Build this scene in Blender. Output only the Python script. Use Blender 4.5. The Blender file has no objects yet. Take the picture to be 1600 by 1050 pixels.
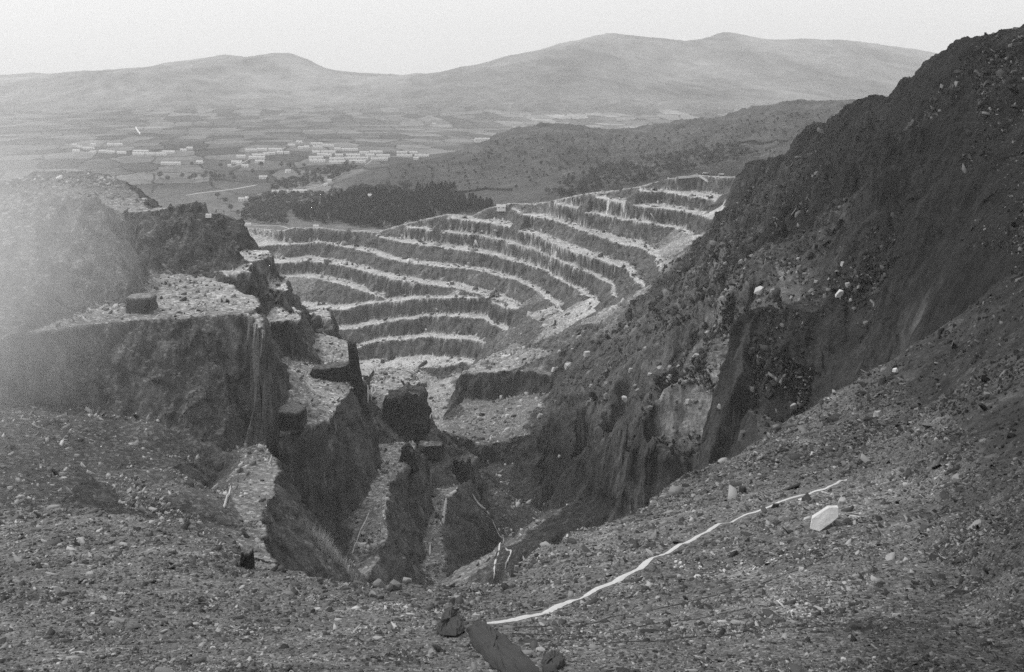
import bpy, math, random
import numpy as np
from mathutils.geometry import delaunay_2d_cdt
from mathutils import Vector
R = math.radians
scene = bpy.context.scene
C = scene.collection
rng = np.random.default_rng(7)
random.seed(7)
QL = 1.0            # terrain resolution factor

# ------------------------------------------------------------------ camera, world, sun, exposure
F, HY, CX = 1500.0, 110.0, 800.0      # focal length, horizon row and centre column of the photograph (1600 wide)
cam = bpy.data.cameras.new('camera'); co = bpy.data.objects.new('camera', cam); C.objects.link(co)
cam.sensor_width = 36.0; cam.lens = 36.0 * F / 1600.0
cam.shift_y = -(525.0 - HY) / 1600.0
cam.clip_start = 0.5; cam.clip_end = 60000
co.location = (0, 0, 0); co.rotation_euler = (R(90), 0, 0)
scene.camera = co

SUN_DIR = Vector((-0.58, 0.26, 0.76)).normalized()
el = math.asin(SUN_DIR.z); az = math.atan2(SUN_DIR.x, SUN_DIR.y)
w = bpy.data.worlds.new('World'); scene.world = w; w.use_nodes = True
nt = w.node_tree; nt.nodes.clear()
sky = nt.nodes.new('ShaderNodeTexSky'); sky.sky_type = 'NISHITA'; sky.sun_disc = False
sky.sun_elevation = el; sky.sun_rotation = az; sky.dust_density = 4.0; sky.air_density = 1.0; sky.altitude = 300
hsv = nt.nodes.new('ShaderNodeHueSaturation'); hsv.inputs['Saturation'].default_value = 0.0
mixw = nt.nodes.new('ShaderNodeMix'); mixw.data_type = 'RGBA'; mixw.inputs[0].default_value = 0.75
mixw.inputs[7].default_value = (8.9, 8.9, 8.9, 1)      # bright veil of thin cloud over the whole sky
bg = nt.nodes.new('ShaderNodeBackground'); bg.inputs['Strength'].default_value = 0.12
wo = nt.nodes.new('ShaderNodeOutputWorld')
nt.links.new(sky.outputs[0], hsv.inputs['Color']); nt.links.new(hsv.outputs[0], mixw.inputs[6])
nt.links.new(mixw.outputs[2], bg.inputs['Color']); nt.links.new(bg.outputs[0], wo.inputs['Surface'])
sl = bpy.data.lights.new('sun', 'SUN'); sl.energy = 2.2; sl.angle = R(3.0); sl.color = (1.0, 0.995, 0.985)
so = bpy.data.objects.new('sun', sl); C.objects.link(so)
so.rotation_euler = SUN_DIR.to_track_quat('Z', 'Y').to_euler(); so.location = (-400, 500, 900)
scene.view_settings.view_transform = 'Standard'; scene.view_settings.look = 'None'
scene.view_settings.gamma = 1.0; scene.view_settings.exposure = 0.0
scene.render.engine = 'CYCLES'
scene.cycles.max_bounces = 4; scene.cycles.diffuse_bounces = 2; scene.cycles.glossy_bounces = 1
scene.cycles.volume_bounces = 2; scene.cycles.transmission_bounces = 1
scene.cycles.use_denoising = False; scene.cycles.denoiser = 'OPENIMAGEDENOISE'; scene.cycles.denoising_input_passes = 'RGB_ALBEDO_NORMAL'
HAZE = 8.0e-5

# ------------------------------------------------------------------ noise
_perm = rng.permutation(65536).astype(np.int64)
def _h(ix, iy, seed):
    return _perm[(_perm[(ix + seed * 7919) & 65535] + iy * 1) & 65535]
def noise(x, y, seed=0):
    x = np.asarray(x, dtype=np.float64); y = np.asarray(y, dtype=np.float64)
    ix = np.floor(x).astype(np.int64); iy = np.floor(y).astype(np.int64)
    fx = (x - ix).astype(np.float32); fy = (y - iy).astype(np.float32)
    u = fx * fx * fx * (fx * (fx * 6 - 15) + 10); v = fy * fy * fy * (fy * (fy * 6 - 15) + 10)
    def g(dx, dy):
        a = _h(ix + dx, iy + dy, seed).astype(np.float32) * (2 * math.pi / 65536)
        return np.cos(a) * (fx - dx) + np.sin(a) * (fy - dy)
    n0 = g(0, 0); n0 += u * (g(1, 0) - n0)
    n1 = g(0, 1); n1 += u * (g(1, 1) - n1)
    return (n0 + v * (n1 - n0)) * 1.5
def fbm(x, y, sc, octv=4, seed=0, gain=0.5, ridged=False):
    t = 0; a = 1.0; s = 0.0
    for k in range(octv):
        n = noise(x / sc, y / sc, seed + k)
        if ridged: n = 1 - 2 * np.abs(n)
        t = t + a * n; s += a; a *= gain; sc *= 0.5
    return t / s
def sstep(a, b, x):
    t = np.clip((x - a) / (b - a), 0, 1); return t * t * (3 - 2 * t)

# ------------------------------------------------------------------ survey points of the terrain
# every point is a place in the world: bearing (column px of the plate), planar depth Y and height z
PTS = []; EDG = []
def rat(py): return (py - HY) / F
def pt(px, py=None, Y=None, z=None, af=.30, ac=.07, soft=0.0):
    if z is None: z = -rat(py) * Y
    elif Y is None: Y = -z / rat(py)
    PTS.append(((px - CX) / F, math.log(Y), z, af, ac, soft)); return len(PTS) - 1
def line(pts, **k):
    ids = [pt(*p, **k) if isinstance(p, tuple) else p for p in pts]
    for a, b in zip(ids[:-1], ids[1:]): EDG.append((a, b))
    return ids
def zl(pts, z, **k):       # a line at one level, from (px, py)
    ids = [pt(p[0], p[1], None, z, **k) for p in pts]
    for a, b in zip(ids[:-1], ids[1:]): EDG.append((a, b))
    return ids
def hl(pts, **k):          # (px, Y, z)
    ids = [pt(p[0], None, p[1], p[2], **k) for p in pts]
    for a, b in zip(ids[:-1], ids[1:]): EDG.append((a, b))
    return ids

# --- far quarry: benches -------------------------------------------------
L = {}
def ln(name, z, pts): L[name] = (z, pts)
rim = [(370,353,1535),(440,361,1492),(460,356,1490),(500,357,1480),(545,361,1470),(590,363,1455),(634,351,1425),(665,343,1418),(700,335,1414),(740,338,1392),(765,325,1388),(800,318,1380),(835,319,1340),(870,313,1302),(920,302,1240),(960,298,1212),(1000,292,1185),(1030,284,1178),(1060,277,1165),(1090,274,1160),(1150,279,1120)]
lines = [  # (z at the points, (px,py) ...), from the top down
 ('A', -146, [(1000,299),(1015,299),(1050,302),(1090,307),(1138,317)]),
 ('B', -160, [(921,306),(951,313),(1008,324),(1068,329),(1092,335),(1107,343)]),
 ('C', -178, [(868,317),(916,331),(958,340),(1015,350),(1057,356),(1078,366),(1086,378)]),
 ('D', -197, [(800,327),(821,335),(874,347),(923,366),(965,380),(1004,387),(1026,402),(1034,420)]),
 ('E', -214, [(695,339),(740,345),(786,353),(828,364),(881,387),(937,407),(973,419),(990,434),(1003,452)]),
 ('F', -231, [(634,355),(683,361),(740,367),(772,373),(832,389),(888,412),(923,426),(951,446),(965,472)]),
 ('G', -248, [(588,369),(619,378),(704,388),(760,397),(775,401),(846,420),(895,447),(923,465),(935,492)]),
 ('H', -266, [(375,387),(436,382),(503,379),(543,386),(585,397),(619,407),(665,414),(695,417),(740,421),(803,437),(839,455),(881,486)]),
 ('I', -283, [(375,414),(429,411),(482,408),(531,413),(573,425),(634,440),(708,449),(740,456),(786,470),(822,491)]),
 ('J', None, [(375,436,-300),(448,433,-300),(491,434,-300),(543,446,-301),(575,457,-303),(604,467,-306)]),
 ('K', None, [(375,484,-326),(460,482,-326),(537,484,-323),(573,475,-315),(604,471.5,-307),(647,468,-300),(711,465,-290),(760,467,-286.5),(790,482,-286)]),
 ('L', None, [(375,520,-344),(549,514,-342),(604,502,-330),(665,495,-317),(720,494,-308),(760,499,-305),(797,520,-304)]),
 ('M', None, [(375,552,-359),(561,545,-358),(580,535,-353),(665,527,-336),(720,529,-327),(762,536,-322)]),
 ('N', None, [(375,578,-373),(583,568,-371),(665,562,-356),(700,565,-351),(742,569,-344)]),
]
def interp(pts, x, j):
    xs = [p[0] for p in pts]; return float(np.interp(x, xs, [p[j] for p in pts]))
LN = {}
for n, z, pts in lines:
    LN[n] = [(p[0], p[1], z if z is not None else p[2]) for p in pts]
order = [l[0] for l in lines]
rid = line([(p[0], p[1], p[2]) for p in rim], af=.30, ac=.10)
hl([(p[0], p[2] + 14, -rat(p[1]) * p[2] - 1) for p in rim], af=.30, ac=.10)
hl([(p[0], p[2] + 80, min(-rat(p[1]) * p[2] - 30, -235)) for p in rim], af=.10, ac=.10)
ACT = {}
for i, n in enumerate(order):
    P = LN[n]; ACT[n] = []; x0, x1 = P[0][0], P[-1][0]
    xs = sorted(set([p[0] for p in P] + list(np.arange(math.ceil(x0 / 15) * 15, x1, 15))))
    crest = []; toe = []
    for x in xs:
        y = interp(P, x, 1); z = interp(P, x, 2)
        wob = 1.4 * math.sin(x * .21 + i * 2.1) + 1.0 * math.sin(x * .083 + i)
        if x0 + 20 < x < x1 - 25 and n not in 'JK': y += wob * .55
        Yc = -z / rat(y)
        # what stands above here
        up = None
        for m in reversed(order[:i]):
            Q = ACT[m]
            if Q[0][0] <= x <= Q[-1][0]:
                up = (interp(Q, x, 1), interp(Q, x, 2)); break
        if up is None:
            if x <= 1150: yr = interp(rim, x, 1); up = (yr, -rat(yr) * interp(rim, x, 2))
            else: up = (y - 25, z + 14)
        gap = y - up[0]
        upY = -up[1] / rat(up[0])
        if gap > 6 and n not in 'JK' and Yc > upY - 15: z = -(upY - 15) * rat(y); Yc = upY - 15
        ACT[n].append((x, y, z))
        if gap > 3:
            fr = 0.26 if n not in 'H' else .2
            if n in 'KLMN': fr = .2
            yt = y - fr * gap
            Yt = -z / rat(yt)
            dz = up[1] - z
            Yt = min(max(Yt, Yc + 11), upY - max(2.5, dz * .2))
            if Yt > Yc + 2: toe.append((x, Yt, z + .3))
            elif len(toe) > 1:
                hl(toe, af=.36, ac=.09); toe = []
        elif len(toe) > 1:
            hl(toe, af=.36, ac=.09); toe = []
        crest.append((x, Yc, z))
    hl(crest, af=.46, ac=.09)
    if len(toe) > 1: hl(toe, af=.36, ac=.09)
# pit floor
for p in [(590,585,-368),(640,576,-364),(700,582,-358),(620,600,-366),(680,603,-364),(725,600,-352),(560,575,-370),(450,600,-370),(380,640,-370)]:
    pt(p[0], p[1], None, p[2], af=.30, ac=.09)
zl([(650,574),(690,573),(728,581)], -353, af=.3, ac=.08)
zl([(648,585),(690,593),(722,593)], -364, af=.3, ac=.08)
for p in [(640,620,1040),(700,632,990),(715,618,1000),(690,660,900)]: pt(*p, af=.26, ac=.08, soft=.5)
# talus where the benches run out to the right
for p in [(1152,300,1060),(1128,345,1015),(1150,330,1000),(1105,372,1000),(1060,410,960),(1085,400,950),(1040,445,915),(1012,470,890)]:
    pt(*p, af=.07, ac=.045, soft=.6)
for p in [(975,485,905),(940,505,895),(895,508,925),(850,505,1010),(905,530,900),(835,500,1070),(802,535,1030),(775,520,1090),(770,550,1050),(745,565,1080),(830,545,960),(865,550,915)]:
    pt(*p, af=.19, ac=.10, soft=.4)
line([(722,583,925),(760,581,920),(800,580,915),(862,585,890)], af=.26, ac=.045)
line([(722,624,915),(760,625,910),(800,622,905),(862,612,882)], af=.14, ac=.045)
for p in [(735,572,960),(790,570,935),(850,572,905)]: pt(*p, af=.27, ac=.12, soft=.3)
for p in [(730,650,865),(790,645,860),(850,640,820),(700,672,820),(760,672,815),(820,665,800)]: pt(*p, af=.17, ac=.08, soft=.4)

# --- bowl in the middle, the hollow's shade put into its dark wall tones -------------------------------------------------------
line([(742,692,775),(790,688,775),(830,680,770),(868,640,790)], af=.10, ac=.05)
line([(878,600,810),(905,632,700),(942,682,560),(982,732,470),(1012,786,410)], af=.09, ac=.055)
line([(745,724,764),(790,724,760),(830,716,756),(856,690,762)], af=.05, ac=.022)
line([(862,655,736),(888,718,640),(922,768,540),(962,800,465)], af=.05, ac=.02)
for p in [(760,745,742),(800,730,745),(850,760,715),(800,790,708),(840,790,688)]: pt(*p, af=.05, ac=.03, soft=.15)
for p in [(840,838,640),(880,825,640),(920,810,625),(960,800,590),(990,795,520)]: pt(*p, af=.085, ac=.05, soft=.1)
for p in [(750,780,672),(800,822,645),(820,850,612),(800,870,590),(815,900,566),(770,760,700)]: pt(*p, af=.07, ac=.05, soft=.6)
zl([(737,771),(755,793),(787,842),(773,884),(769,920)], -300, af=.07, ac=.045)

# --- ribs between the near galleries -------------------------------------------
KP = dict(af=.22, ac=.07)
zl([(741,747),(722,757),(700,785),(692,842),(694,900),(696,930)], -265, **KP)       # third rib, right edge
zl([(655,700),(676,764),(672,825),(657,846),(661,905),(662,930)], -266, **KP)       # third rib, left edge = toe of second
zl([(660,690),(700,695),(741,712)], -267, **KP)
for p in [(650,672,760),(690,676,760),(720,700,745)]: pt(*p, af=.15, ac=.06)
S_left = [(580,592),(586,640),(590,690),(589,722),(572,764)]
zl(S_left, -226, af=.28, ac=.065)
zl([(650,600),(668,640),(650,690),(632,722),(613,745),(604,766),(609,790),(603,836),(581,905),(579,930)], -225, af=.28, ac=.07)
zl([(582,578),(615,574),(648,592)], -225, af=.3, ac=.06)
hl([(582,765,-338),(615,775,-338),(652,745,-336),(675,700,-325),(680,640,-300)], af=.3, ac=.06)
for p in [(560,790,-228),(550,830,-231),(540,880,-232),(531,802,-236),(515,840,-240),(540,905,-234)]: pt(p[0], p[1], None, p[2], af=.14, ac=.06, soft=.3)
def q3(pts, **k): return line([(p[0], p[1], -p[2] / rat(p[1])) for p in pts], **k)      # (px, py, z)
q3([(436,880,-243),(467,893,-248),(500,888,-250),(531,815,-232)], af=.12, ac=.05)
# second gallery terrace (Q)
q3([(438,672,-185),(470,668,-185),(522,656,-185),(526,636,-184),(553,603,-181),(572,598,-182)], af=.26, ac=.047)
q3([(572,598,-182),(560,565,-178),(545,548,-175),(528,530,-174)], af=.26, ac=.05)
q3([(500,520,-174),(528,530,-174)], af=.3, ac=.05)
hl([(545,640,-255),(560,620,-250),(592,590,-230)], af=.2, ac=.05)
q3([(442,560,-173),(452,608,-178),(440,648,-183),(430,655,-183.5)], af=.24, ac=.047)
q3([(405,688,-185),(383,700,-184),(368,733,-182),(366,779,-180),(368,830,-178),(378,868,-176)], af=.15, ac=.055)
q3([(438,684,-185),(436,718,-184),(425,749,-182),(429,779,-181),(408,810,-179),(413,844,-178),(430,874,-177),(436,882,-177)], af=.19, ac=.047)
q3([(500,600,-179),(480,630,-182)], af=.28, ac=.05); q3([(510,575,-177),(500,560,-175)], af=.28, ac=.05)
# ledges stepping down above it
zl([(413,506),(440,500),(466,493),(470,500)], -152, af=.38, ac=.05)
zl([(425,480),(455,478),(466,493)], -152, af=.4, ac=.05)
line([(440,561,574),(455,558,580),(481,546,590),(484,520,640)], af=.22, ac=.05)
zl([(420,455),(436,455),(452,452),(450,433)], -142, af=.42, ac=.05)
zl([(425,430),(450,433)], -142, af=.42, ac=.05)
line([(425,479,618),(457,478,618)], af=.4, ac=.05)
zl([(336,424),(389,422),(396,412),(420,400),(426,398)], -126, af=.36, ac=.05)
zl([(345,398),(365,394),(417,392),(426,398)], -125, af=.36, ac=.05)
line([(421,452,634),(430,432,660)], af=.3, ac=.05)
zl([(484,488),(505,496),(522,500),(513,480),(480,478)], -172, af=.36, ac=.05)
line([(486,528,660),(508,532,665),(526,530,672)], af=.3, ac=.05)
hl([(432,720,-230),(455,720,-240),(474,690,-240),(530,760,-300),(520,720,-290),(565,700,-290)], af=.2, ac=.06)
# big face of the left side and the terrace on it
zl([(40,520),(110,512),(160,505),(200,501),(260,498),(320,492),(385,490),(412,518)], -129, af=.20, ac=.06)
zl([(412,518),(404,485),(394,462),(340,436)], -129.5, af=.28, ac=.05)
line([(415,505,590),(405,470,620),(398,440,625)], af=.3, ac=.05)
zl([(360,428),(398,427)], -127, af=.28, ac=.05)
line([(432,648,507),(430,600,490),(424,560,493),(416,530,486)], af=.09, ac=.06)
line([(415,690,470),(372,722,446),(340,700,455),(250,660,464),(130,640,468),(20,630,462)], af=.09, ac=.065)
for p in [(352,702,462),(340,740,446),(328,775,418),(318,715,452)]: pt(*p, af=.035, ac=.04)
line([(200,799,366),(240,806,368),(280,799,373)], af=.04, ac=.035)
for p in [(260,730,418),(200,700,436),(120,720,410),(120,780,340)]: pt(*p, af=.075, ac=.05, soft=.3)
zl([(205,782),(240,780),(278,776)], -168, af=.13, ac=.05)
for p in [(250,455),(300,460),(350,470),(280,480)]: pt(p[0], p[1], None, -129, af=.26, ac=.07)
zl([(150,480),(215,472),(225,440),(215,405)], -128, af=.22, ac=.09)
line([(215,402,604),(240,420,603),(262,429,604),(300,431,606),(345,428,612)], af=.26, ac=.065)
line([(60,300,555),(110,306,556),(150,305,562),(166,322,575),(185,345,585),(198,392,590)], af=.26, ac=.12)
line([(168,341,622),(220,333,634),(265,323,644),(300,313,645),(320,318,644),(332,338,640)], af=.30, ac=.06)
line([(345,334,690),(358,341,688),(376,345,680),(384,360,680)], af=.2, ac=.045)
line([(350,391,655),(372,391,662),(392,392,672),(388,370,678)], af=.3, ac=.05)
line([(333,345,638),(342,390,628)], af=.16, ac=.05)
hl([(290,680,-100),(330,700,-104),(380,705,-112)], af=.2, ac=.05)
line([(60,266,770),(110,268,760),(160,272,756),(205,283,750),(222,291,745),(232,308,740),(242,324,735)], af=.07, ac=.055)
line([(100,336,660),(170,336,655),(235,328,690),(265,322,700)], af=.22, ac=.06)
hl([(60,860,-150),(160,860,-150),(222,860,-150),(260,820,-150),(320,790,-150),(400,780,-160),(430,760,-180)], af=.08, ac=.06)
hl([(60,1050,-250),(200,1050,-260),(320,1000,-280),(420,900,-300),(500,850,-330),(560,830,-335)], af=.1, ac=.07)
hl([(0,1400,-262),(200,1400,-262),(330,1400,-265)], af=.1, ac=.07)

# --- near lip of the scree the camera looks over --------------------------------
LIP = [(-250,770,190),(0,785,165),(110,791,150),(200,801,140),(290,813,132),(375,864,112),(450,894,101),(520,906,97),(600,913,95),(700,916,93),(772,918,95),(812,886,103),(842,852,114),(900,832,124),(960,812,135),(1015,789,150),(1052,748,170),(1140,716,196),(1200,709,206),(1282,691,226),(1345,667,250),(1372,656,262)]
KF = dict(af=.115, ac=.08, soft=.0)
line(LIP, **KF)
hl([(p[0] + (4 if p[0] < 1300 else 0), p[2] + 9, -rat(p[1]) * p[2] - 16) for p in LIP[:-1]], af=.09, ac=.06)
hl([(p[0], p[2] + 50, -rat(p[1]) * p[2] - 75) for p in LIP[:-3]], af=.09, ac=.06)
hl([(-250,330,-150),(100,300,-150),(200,290,-150),(290,290,-160),(375,300,-176),(450,330,-230),(520,350,-240),(580,360,-250),(680,370,-270),(770,380,-300),(850,400,-310),(960,380,-260),(1010,340,-200),(1060,300,-160)], af=.1, ac=.06)
for x in [-250,-100,50,200,350,500,650,800,950,1100,1250,1400,1550,1700,1850]:
    t = (x - 800) / 800
    pt(x, None, 7, -8.5 - .5 * t, af=.11, ac=.08, soft=1)
    pt(x, None, 24, -17.6 + .5 * t, **dict(KF, soft=1))
    pt(x, 1050, 42 - (3 if t < .6 else 5) * t, **dict(KF, soft=1, af=.115 if x < 1300 else .06))
    pt(x, 985, 57 + 2 * abs(t) if x < 1000 else 55 - 8 * t, **dict(KF, soft=1, af=.115 if x < 1300 else .06))
for p in [(60,900,86),(200,880,92),(330,900,88),(450,935,80),(600,945,77),(750,950,76),(60,840,112),(200,840,112),(300,850,106)]: pt(*p, **KF, ) 
for p in [(900,900,88),(1000,870,92),(900,950,70),(1100,850,88),(1000,830,112),(1100,790,118),(1200,760,125),(1200,820,88),(1300,810,82),(1200,900,68),(1320,880,66),(1300,740,125),(1400,760,100),(1400,850,72)]:
    pt(*p, **dict(KF, af=.12, soft=.6))
for p in [(1500,900,60),(1500,800,78)]: pt(*p, **dict(KF, af=.065, soft=.6))
# --- right hillside ---------------------------------------------------------------
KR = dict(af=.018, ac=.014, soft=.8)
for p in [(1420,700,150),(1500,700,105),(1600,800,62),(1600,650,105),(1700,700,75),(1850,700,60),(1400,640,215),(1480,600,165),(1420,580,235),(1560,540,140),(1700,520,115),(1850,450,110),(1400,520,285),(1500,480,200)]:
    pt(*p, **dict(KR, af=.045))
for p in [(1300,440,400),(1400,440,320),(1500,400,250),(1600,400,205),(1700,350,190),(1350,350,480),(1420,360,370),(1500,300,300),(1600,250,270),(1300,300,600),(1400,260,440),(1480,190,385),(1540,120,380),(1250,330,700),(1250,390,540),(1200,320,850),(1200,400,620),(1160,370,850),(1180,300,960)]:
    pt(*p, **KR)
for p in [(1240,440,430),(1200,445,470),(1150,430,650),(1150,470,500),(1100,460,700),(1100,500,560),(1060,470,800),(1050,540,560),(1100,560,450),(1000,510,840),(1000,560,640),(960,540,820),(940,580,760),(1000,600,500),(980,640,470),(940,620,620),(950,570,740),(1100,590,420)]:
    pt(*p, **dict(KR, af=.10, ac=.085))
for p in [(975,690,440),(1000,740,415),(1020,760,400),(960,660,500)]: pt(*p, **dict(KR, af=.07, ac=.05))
# dark outcrop on the right and the pale one left of it
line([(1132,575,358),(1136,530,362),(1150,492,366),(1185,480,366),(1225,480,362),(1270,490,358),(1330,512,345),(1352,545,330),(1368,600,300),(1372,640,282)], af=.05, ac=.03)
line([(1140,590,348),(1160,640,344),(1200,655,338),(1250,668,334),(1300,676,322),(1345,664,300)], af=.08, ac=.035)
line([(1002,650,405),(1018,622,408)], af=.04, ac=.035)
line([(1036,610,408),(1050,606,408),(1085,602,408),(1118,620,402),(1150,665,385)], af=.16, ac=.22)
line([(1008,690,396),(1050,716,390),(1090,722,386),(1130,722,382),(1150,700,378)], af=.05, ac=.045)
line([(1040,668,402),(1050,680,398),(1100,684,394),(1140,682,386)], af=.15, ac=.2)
for p in [(1190,690,320),(1250,700,300),(1320,690,285)]: pt(*p, af=.09, ac=.05, soft=.4)
# skyline of the hillside
SKY = [(1150,279,1118),(1172,264,1060),(1200,252,1000),(1235,245,930),(1262,205,900),(1300,190,820),(1340,164,720),(1395,146,640),(1440,128,560),(1447,105,540),(1470,86,510),(1500,70,480),(1540,61,450),(1600,40,420),(1700,20,390),(1850,0,360)]
line(SKY, **dict(KR, soft=.2))
hl([(p[0], p[2] + 25, -rat(p[1]) * p[2] - 4) for p in SKY], **dict(KR, soft=.3))
hl([(p[0], p[2] + 260, -rat(p[1]) * p[2] - 90) for p in SKY], af=.08, ac=.08)
pt(-250, None, 1550, -262); pt(1850, None, 1550, -200, af=.08)
for x in range(-250, 1851, 150): pt(x, None, 1650, -262 if x < 1000 else -235, af=.1, ac=.1, soft=1)
for p in [(-250,650,-130),(-250,450,-140),(-250,900,-180),(-250,560,-80)]: pt(p[0], None, p[1], p[2], af=.1, ac=.07)

# ------------------------------------------------------------------ triangulate and raster the survey
A = np.array(PTS)
eps = 1e-6
res = delaunay_2d_cdt([Vector((a[0], a[1])) for a in A], EDG, [], 0, eps)
ov, of, om = res[0], res[2], res[3]
V = np.array([(v.x, v.y) for v in ov])
ATT = np.zeros((len(V), 4)); ncross = 0
E0 = A[[e[0] for e in EDG]]; E1 = A[[e[1] for e in EDG]]
for i, o in enumerate(om):
    if len(o): ATT[i] = A[o[0], 2:]
    else:
        ncross += 1
        d = E1[:, :2] - E0[:, :2]; q = V[i] - E0[:, :2]
        t = np.clip((q * d).sum(1) / np.maximum((d * d).sum(1), 1e-12), 0, 1)
        dist = ((q - d * t[:, None]) ** 2).sum(1); k = int(np.argmin(dist))
        ATT[i] = E0[k, 2:] * (1 - t[k]) + E1[k, 2:] * t[k]
print('TIN', len(V), len(of), 'crossings', ncross)
S0, S1 = -0.86, 0.86
NC = int(1750 * QL)
sg = np.linspace(S0, S1, NC)
def seg(a, b, k): return np.linspace(math.log(a), math.log(b), max(2, int(math.log(b / a) / k * QL)), endpoint=False)
vg = np.concatenate([seg(8, 30, .008), seg(30, 220, .0036), seg(220, 700, .0017), seg(700, 1500, .00105), seg(1500, 5200, .0036), seg(5200, 15000, .0045), [math.log(15000)]])
NR = len(vg)
print('grid', NR, NC)
CH = np.zeros((5, NR, NC), np.float32)     # z, af, ac, soft, slope
CH[0] = -250; CH[1] = .1; CH[2] = .1; CH[3] = 1
ds = (S1 - S0) / (NC - 1)
for f in of:
    for k in range(1, len(f) - 1):
        tri = [f[0], f[k], f[k + 1]]
        p = V[tri]; a = ATT[tri]
        j0 = max(0, int(math.floor((p[:, 0].min() - S0) / ds))); j1 = min(NC - 1, int(math.ceil((p[:, 0].max() - S0) / ds)))
        i0 = np.searchsorted(vg, p[:, 1].min() - 1e-9); i1 = np.searchsorted(vg, p[:, 1].max() + 1e-9)
        if j1 < j0 or i1 <= i0: continue
        det = (p[1,0]-p[0,0])*(p[2,1]-p[0,1])-(p[2,0]-p[0,0])*(p[1,1]-p[0,1])
        if abs(det) < 1e-14: continue
        gx = sg[j0:j1+1][None, :] - p[0,0]; gy = vg[i0:i1][:, None] - p[0,1]
        b = (gx*(p[2,1]-p[0,1]) - gy*(p[2,0]-p[0,0]))/det
        c = ((p[1,0]-p[0,0])*gy - (p[1,1]-p[0,1])*gx)/det
        m = (b >= -1e-7) & (c >= -1e-7) & (b + c <= 1 + 1e-7)
        if not m.any(): continue
        # real-world slope of the triangle
        W3 = np.stack([p[:,0]*np.exp(p[:,1]), np.exp(p[:,1]), a[:,0]], 1)
        n = np.cross(W3[1]-W3[0], W3[2]-W3[0]); sl_ = math.hypot(n[0], n[1]) / max(abs(n[2]), 1e-9)
        blk = CH[:, i0:i1, j0:j1+1]
        for q in range(4):
            vv = a[0,q] + b*(a[1,q]-a[0,q]) + c*(a[2,q]-a[0,q])
            blk[q][m] = vv[m]
        blk[4][m] = min(sl_, 6)
jl = int(np.searchsorted(sg, -.694)); jr = int(np.searchsorted(sg, .694)) - 1
CH[:, :, :jl] = CH[:, :, jl:jl+1]; CH[:, :, jr+1:] = CH[:, :, jr:jr+1]       # the survey ends here: carry its last profile outwards
def blur(a, ry, rx, it=2):
    for _ in range(it):
        for ax, r in ((0, ry), (1, rx)):
            if r < 1: continue
            pad = [(0, 0), (0, 0)]; pad[ax] = (r + 1, r)
            c = np.cumsum(np.pad(a, pad, mode='edge').astype(np.float64), axis=ax)
            n = a.shape[ax]
            a = ((np.take(c, range(2*r+1, 2*r+1+n), axis=ax) - np.take(c, range(0, n), axis=ax)) / (2*r+1)).astype(np.float32)
    return a
r1 = max(1, int(9 * QL))
Zb = blur(CH[0], r1, r1); soft = blur(CH[3], 6, 6)
CH[0] += (Zb - CH[0]) * np.clip(soft, 0, 1)
CH[1] = blur(CH[1], 3, 3, 1)

# ------------------------------------------------------------------ valley, hills and mountains: smooth surface through surveyed heights
FP = []
def fp(px, py, Y, af=.16): FP.append(((px - CX) / F, math.log(Y), -rat(py) * Y, af))
def fz(px, Y, z, af=.16): FP.append(((px - CX) / F, math.log(Y), z, af))
for x in [-250, -50, 150, 350, 500]:
    for Y, z in [(1550,-264),(1700,-263),(2000,-250),(2600,-228),(3500,-233),(4800,-235)]: fz(x, Y, z, .14)
for x in [600, 700]: 
    fz(x, 1550, -258); fz(x, 2700, -232); fz(x,3600,-236); fz(x, 4800, -240)
for x in [850, 950, 1050, 1150, 1300, 1500, 1850]:
    fz(x, 3100, -240); fz(x, 3900, -243, .3); fz(x, 4700, -240, .3)
# hill behind the quarry
for p in [(560,285,1950),(600,268,2000),(640,258,2050),(690,250,2200),(760,224,2350),(850,200,2450),(900,204,2450),(960,211,2450),(1060,196,2550),(1130,191,2500),(1190,171,2400),(1260,165,2350),(1340,165,2300),(1450,160,2250),(1600,150,2200),(1850,140,2100)]:
    fp(*p, af=.07)
for p in [(650,285,1880),(740,262,2050),(850,240,2050),(960,250,2000),(1060,235,2050),(1180,215,2000),(1300,200,2000),(740,305,1750),(850,290,1760),(960,285,1760),(1060,270,1700),(1150,258,1700),(700,325,1650),(760,318,1620),(900,300,1600),(1050,280,1560),(1200,255,1600)]:
    fp(*p, af=.06)
for x, Y, z in [(560,2350,-234),(650,2450,-236)]: fz(x, Y, z, .14)
# left hills and mountains
for p in [(-200,150,6200),(100,150,6300),(150,138,6500),(200,124,6600),(240,130,6600),(300,140,6400),(380,150,6200)]: fp(*p)
for p in [(-200,120,9000),(100,118,9000),(220,112,9000),(290,98,9200),(350,93,9300),(400,99,9300),(430,103,9000),(455,96.5,8600),(478,103,8700),(510,114,8800),(560,120,9000),(620,122,9200),(680,118,9000)]: fp(*p, af=.17)  # left peaks lightened in albedo to imitate fading into haze
for p in [(430,135,7200),(560,140,7200),(300,165,5400),(150,172,5400),(450,165,5600),(600,160,5600),(-100,172,5400)]: fp(*p)
for p in [(700,116,8600),(760,101,8400),(820,88,8400),(880,73,8600),(950,58,9000),(1010,62,9200),(1080,73,9200),(1130,64,9300),(1200,72,9500),(1300,70,9700),(1400,80,9900),(1500,95,10000),(1650,95,10000),(1850,95,10000)]: fp(*p, af=.15)
for p in [(650,150,6000),(720,122,6900),(780,112,7100),(860,92,7500),(760,150,5800),(850,140,6100),(950,120,6700),(1000,110,7400),(1080,118,7400),(1100,150,6000),(1200,130,7000),(1300,130,7200),(1450,130,7500),(1800,120,7500),(700,170,5200),(850,168,5150),(950,168,5150),(1100,172,5100),(1300,165,5300),(1600,150,5500)]: fp(*p, af=.12)
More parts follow.
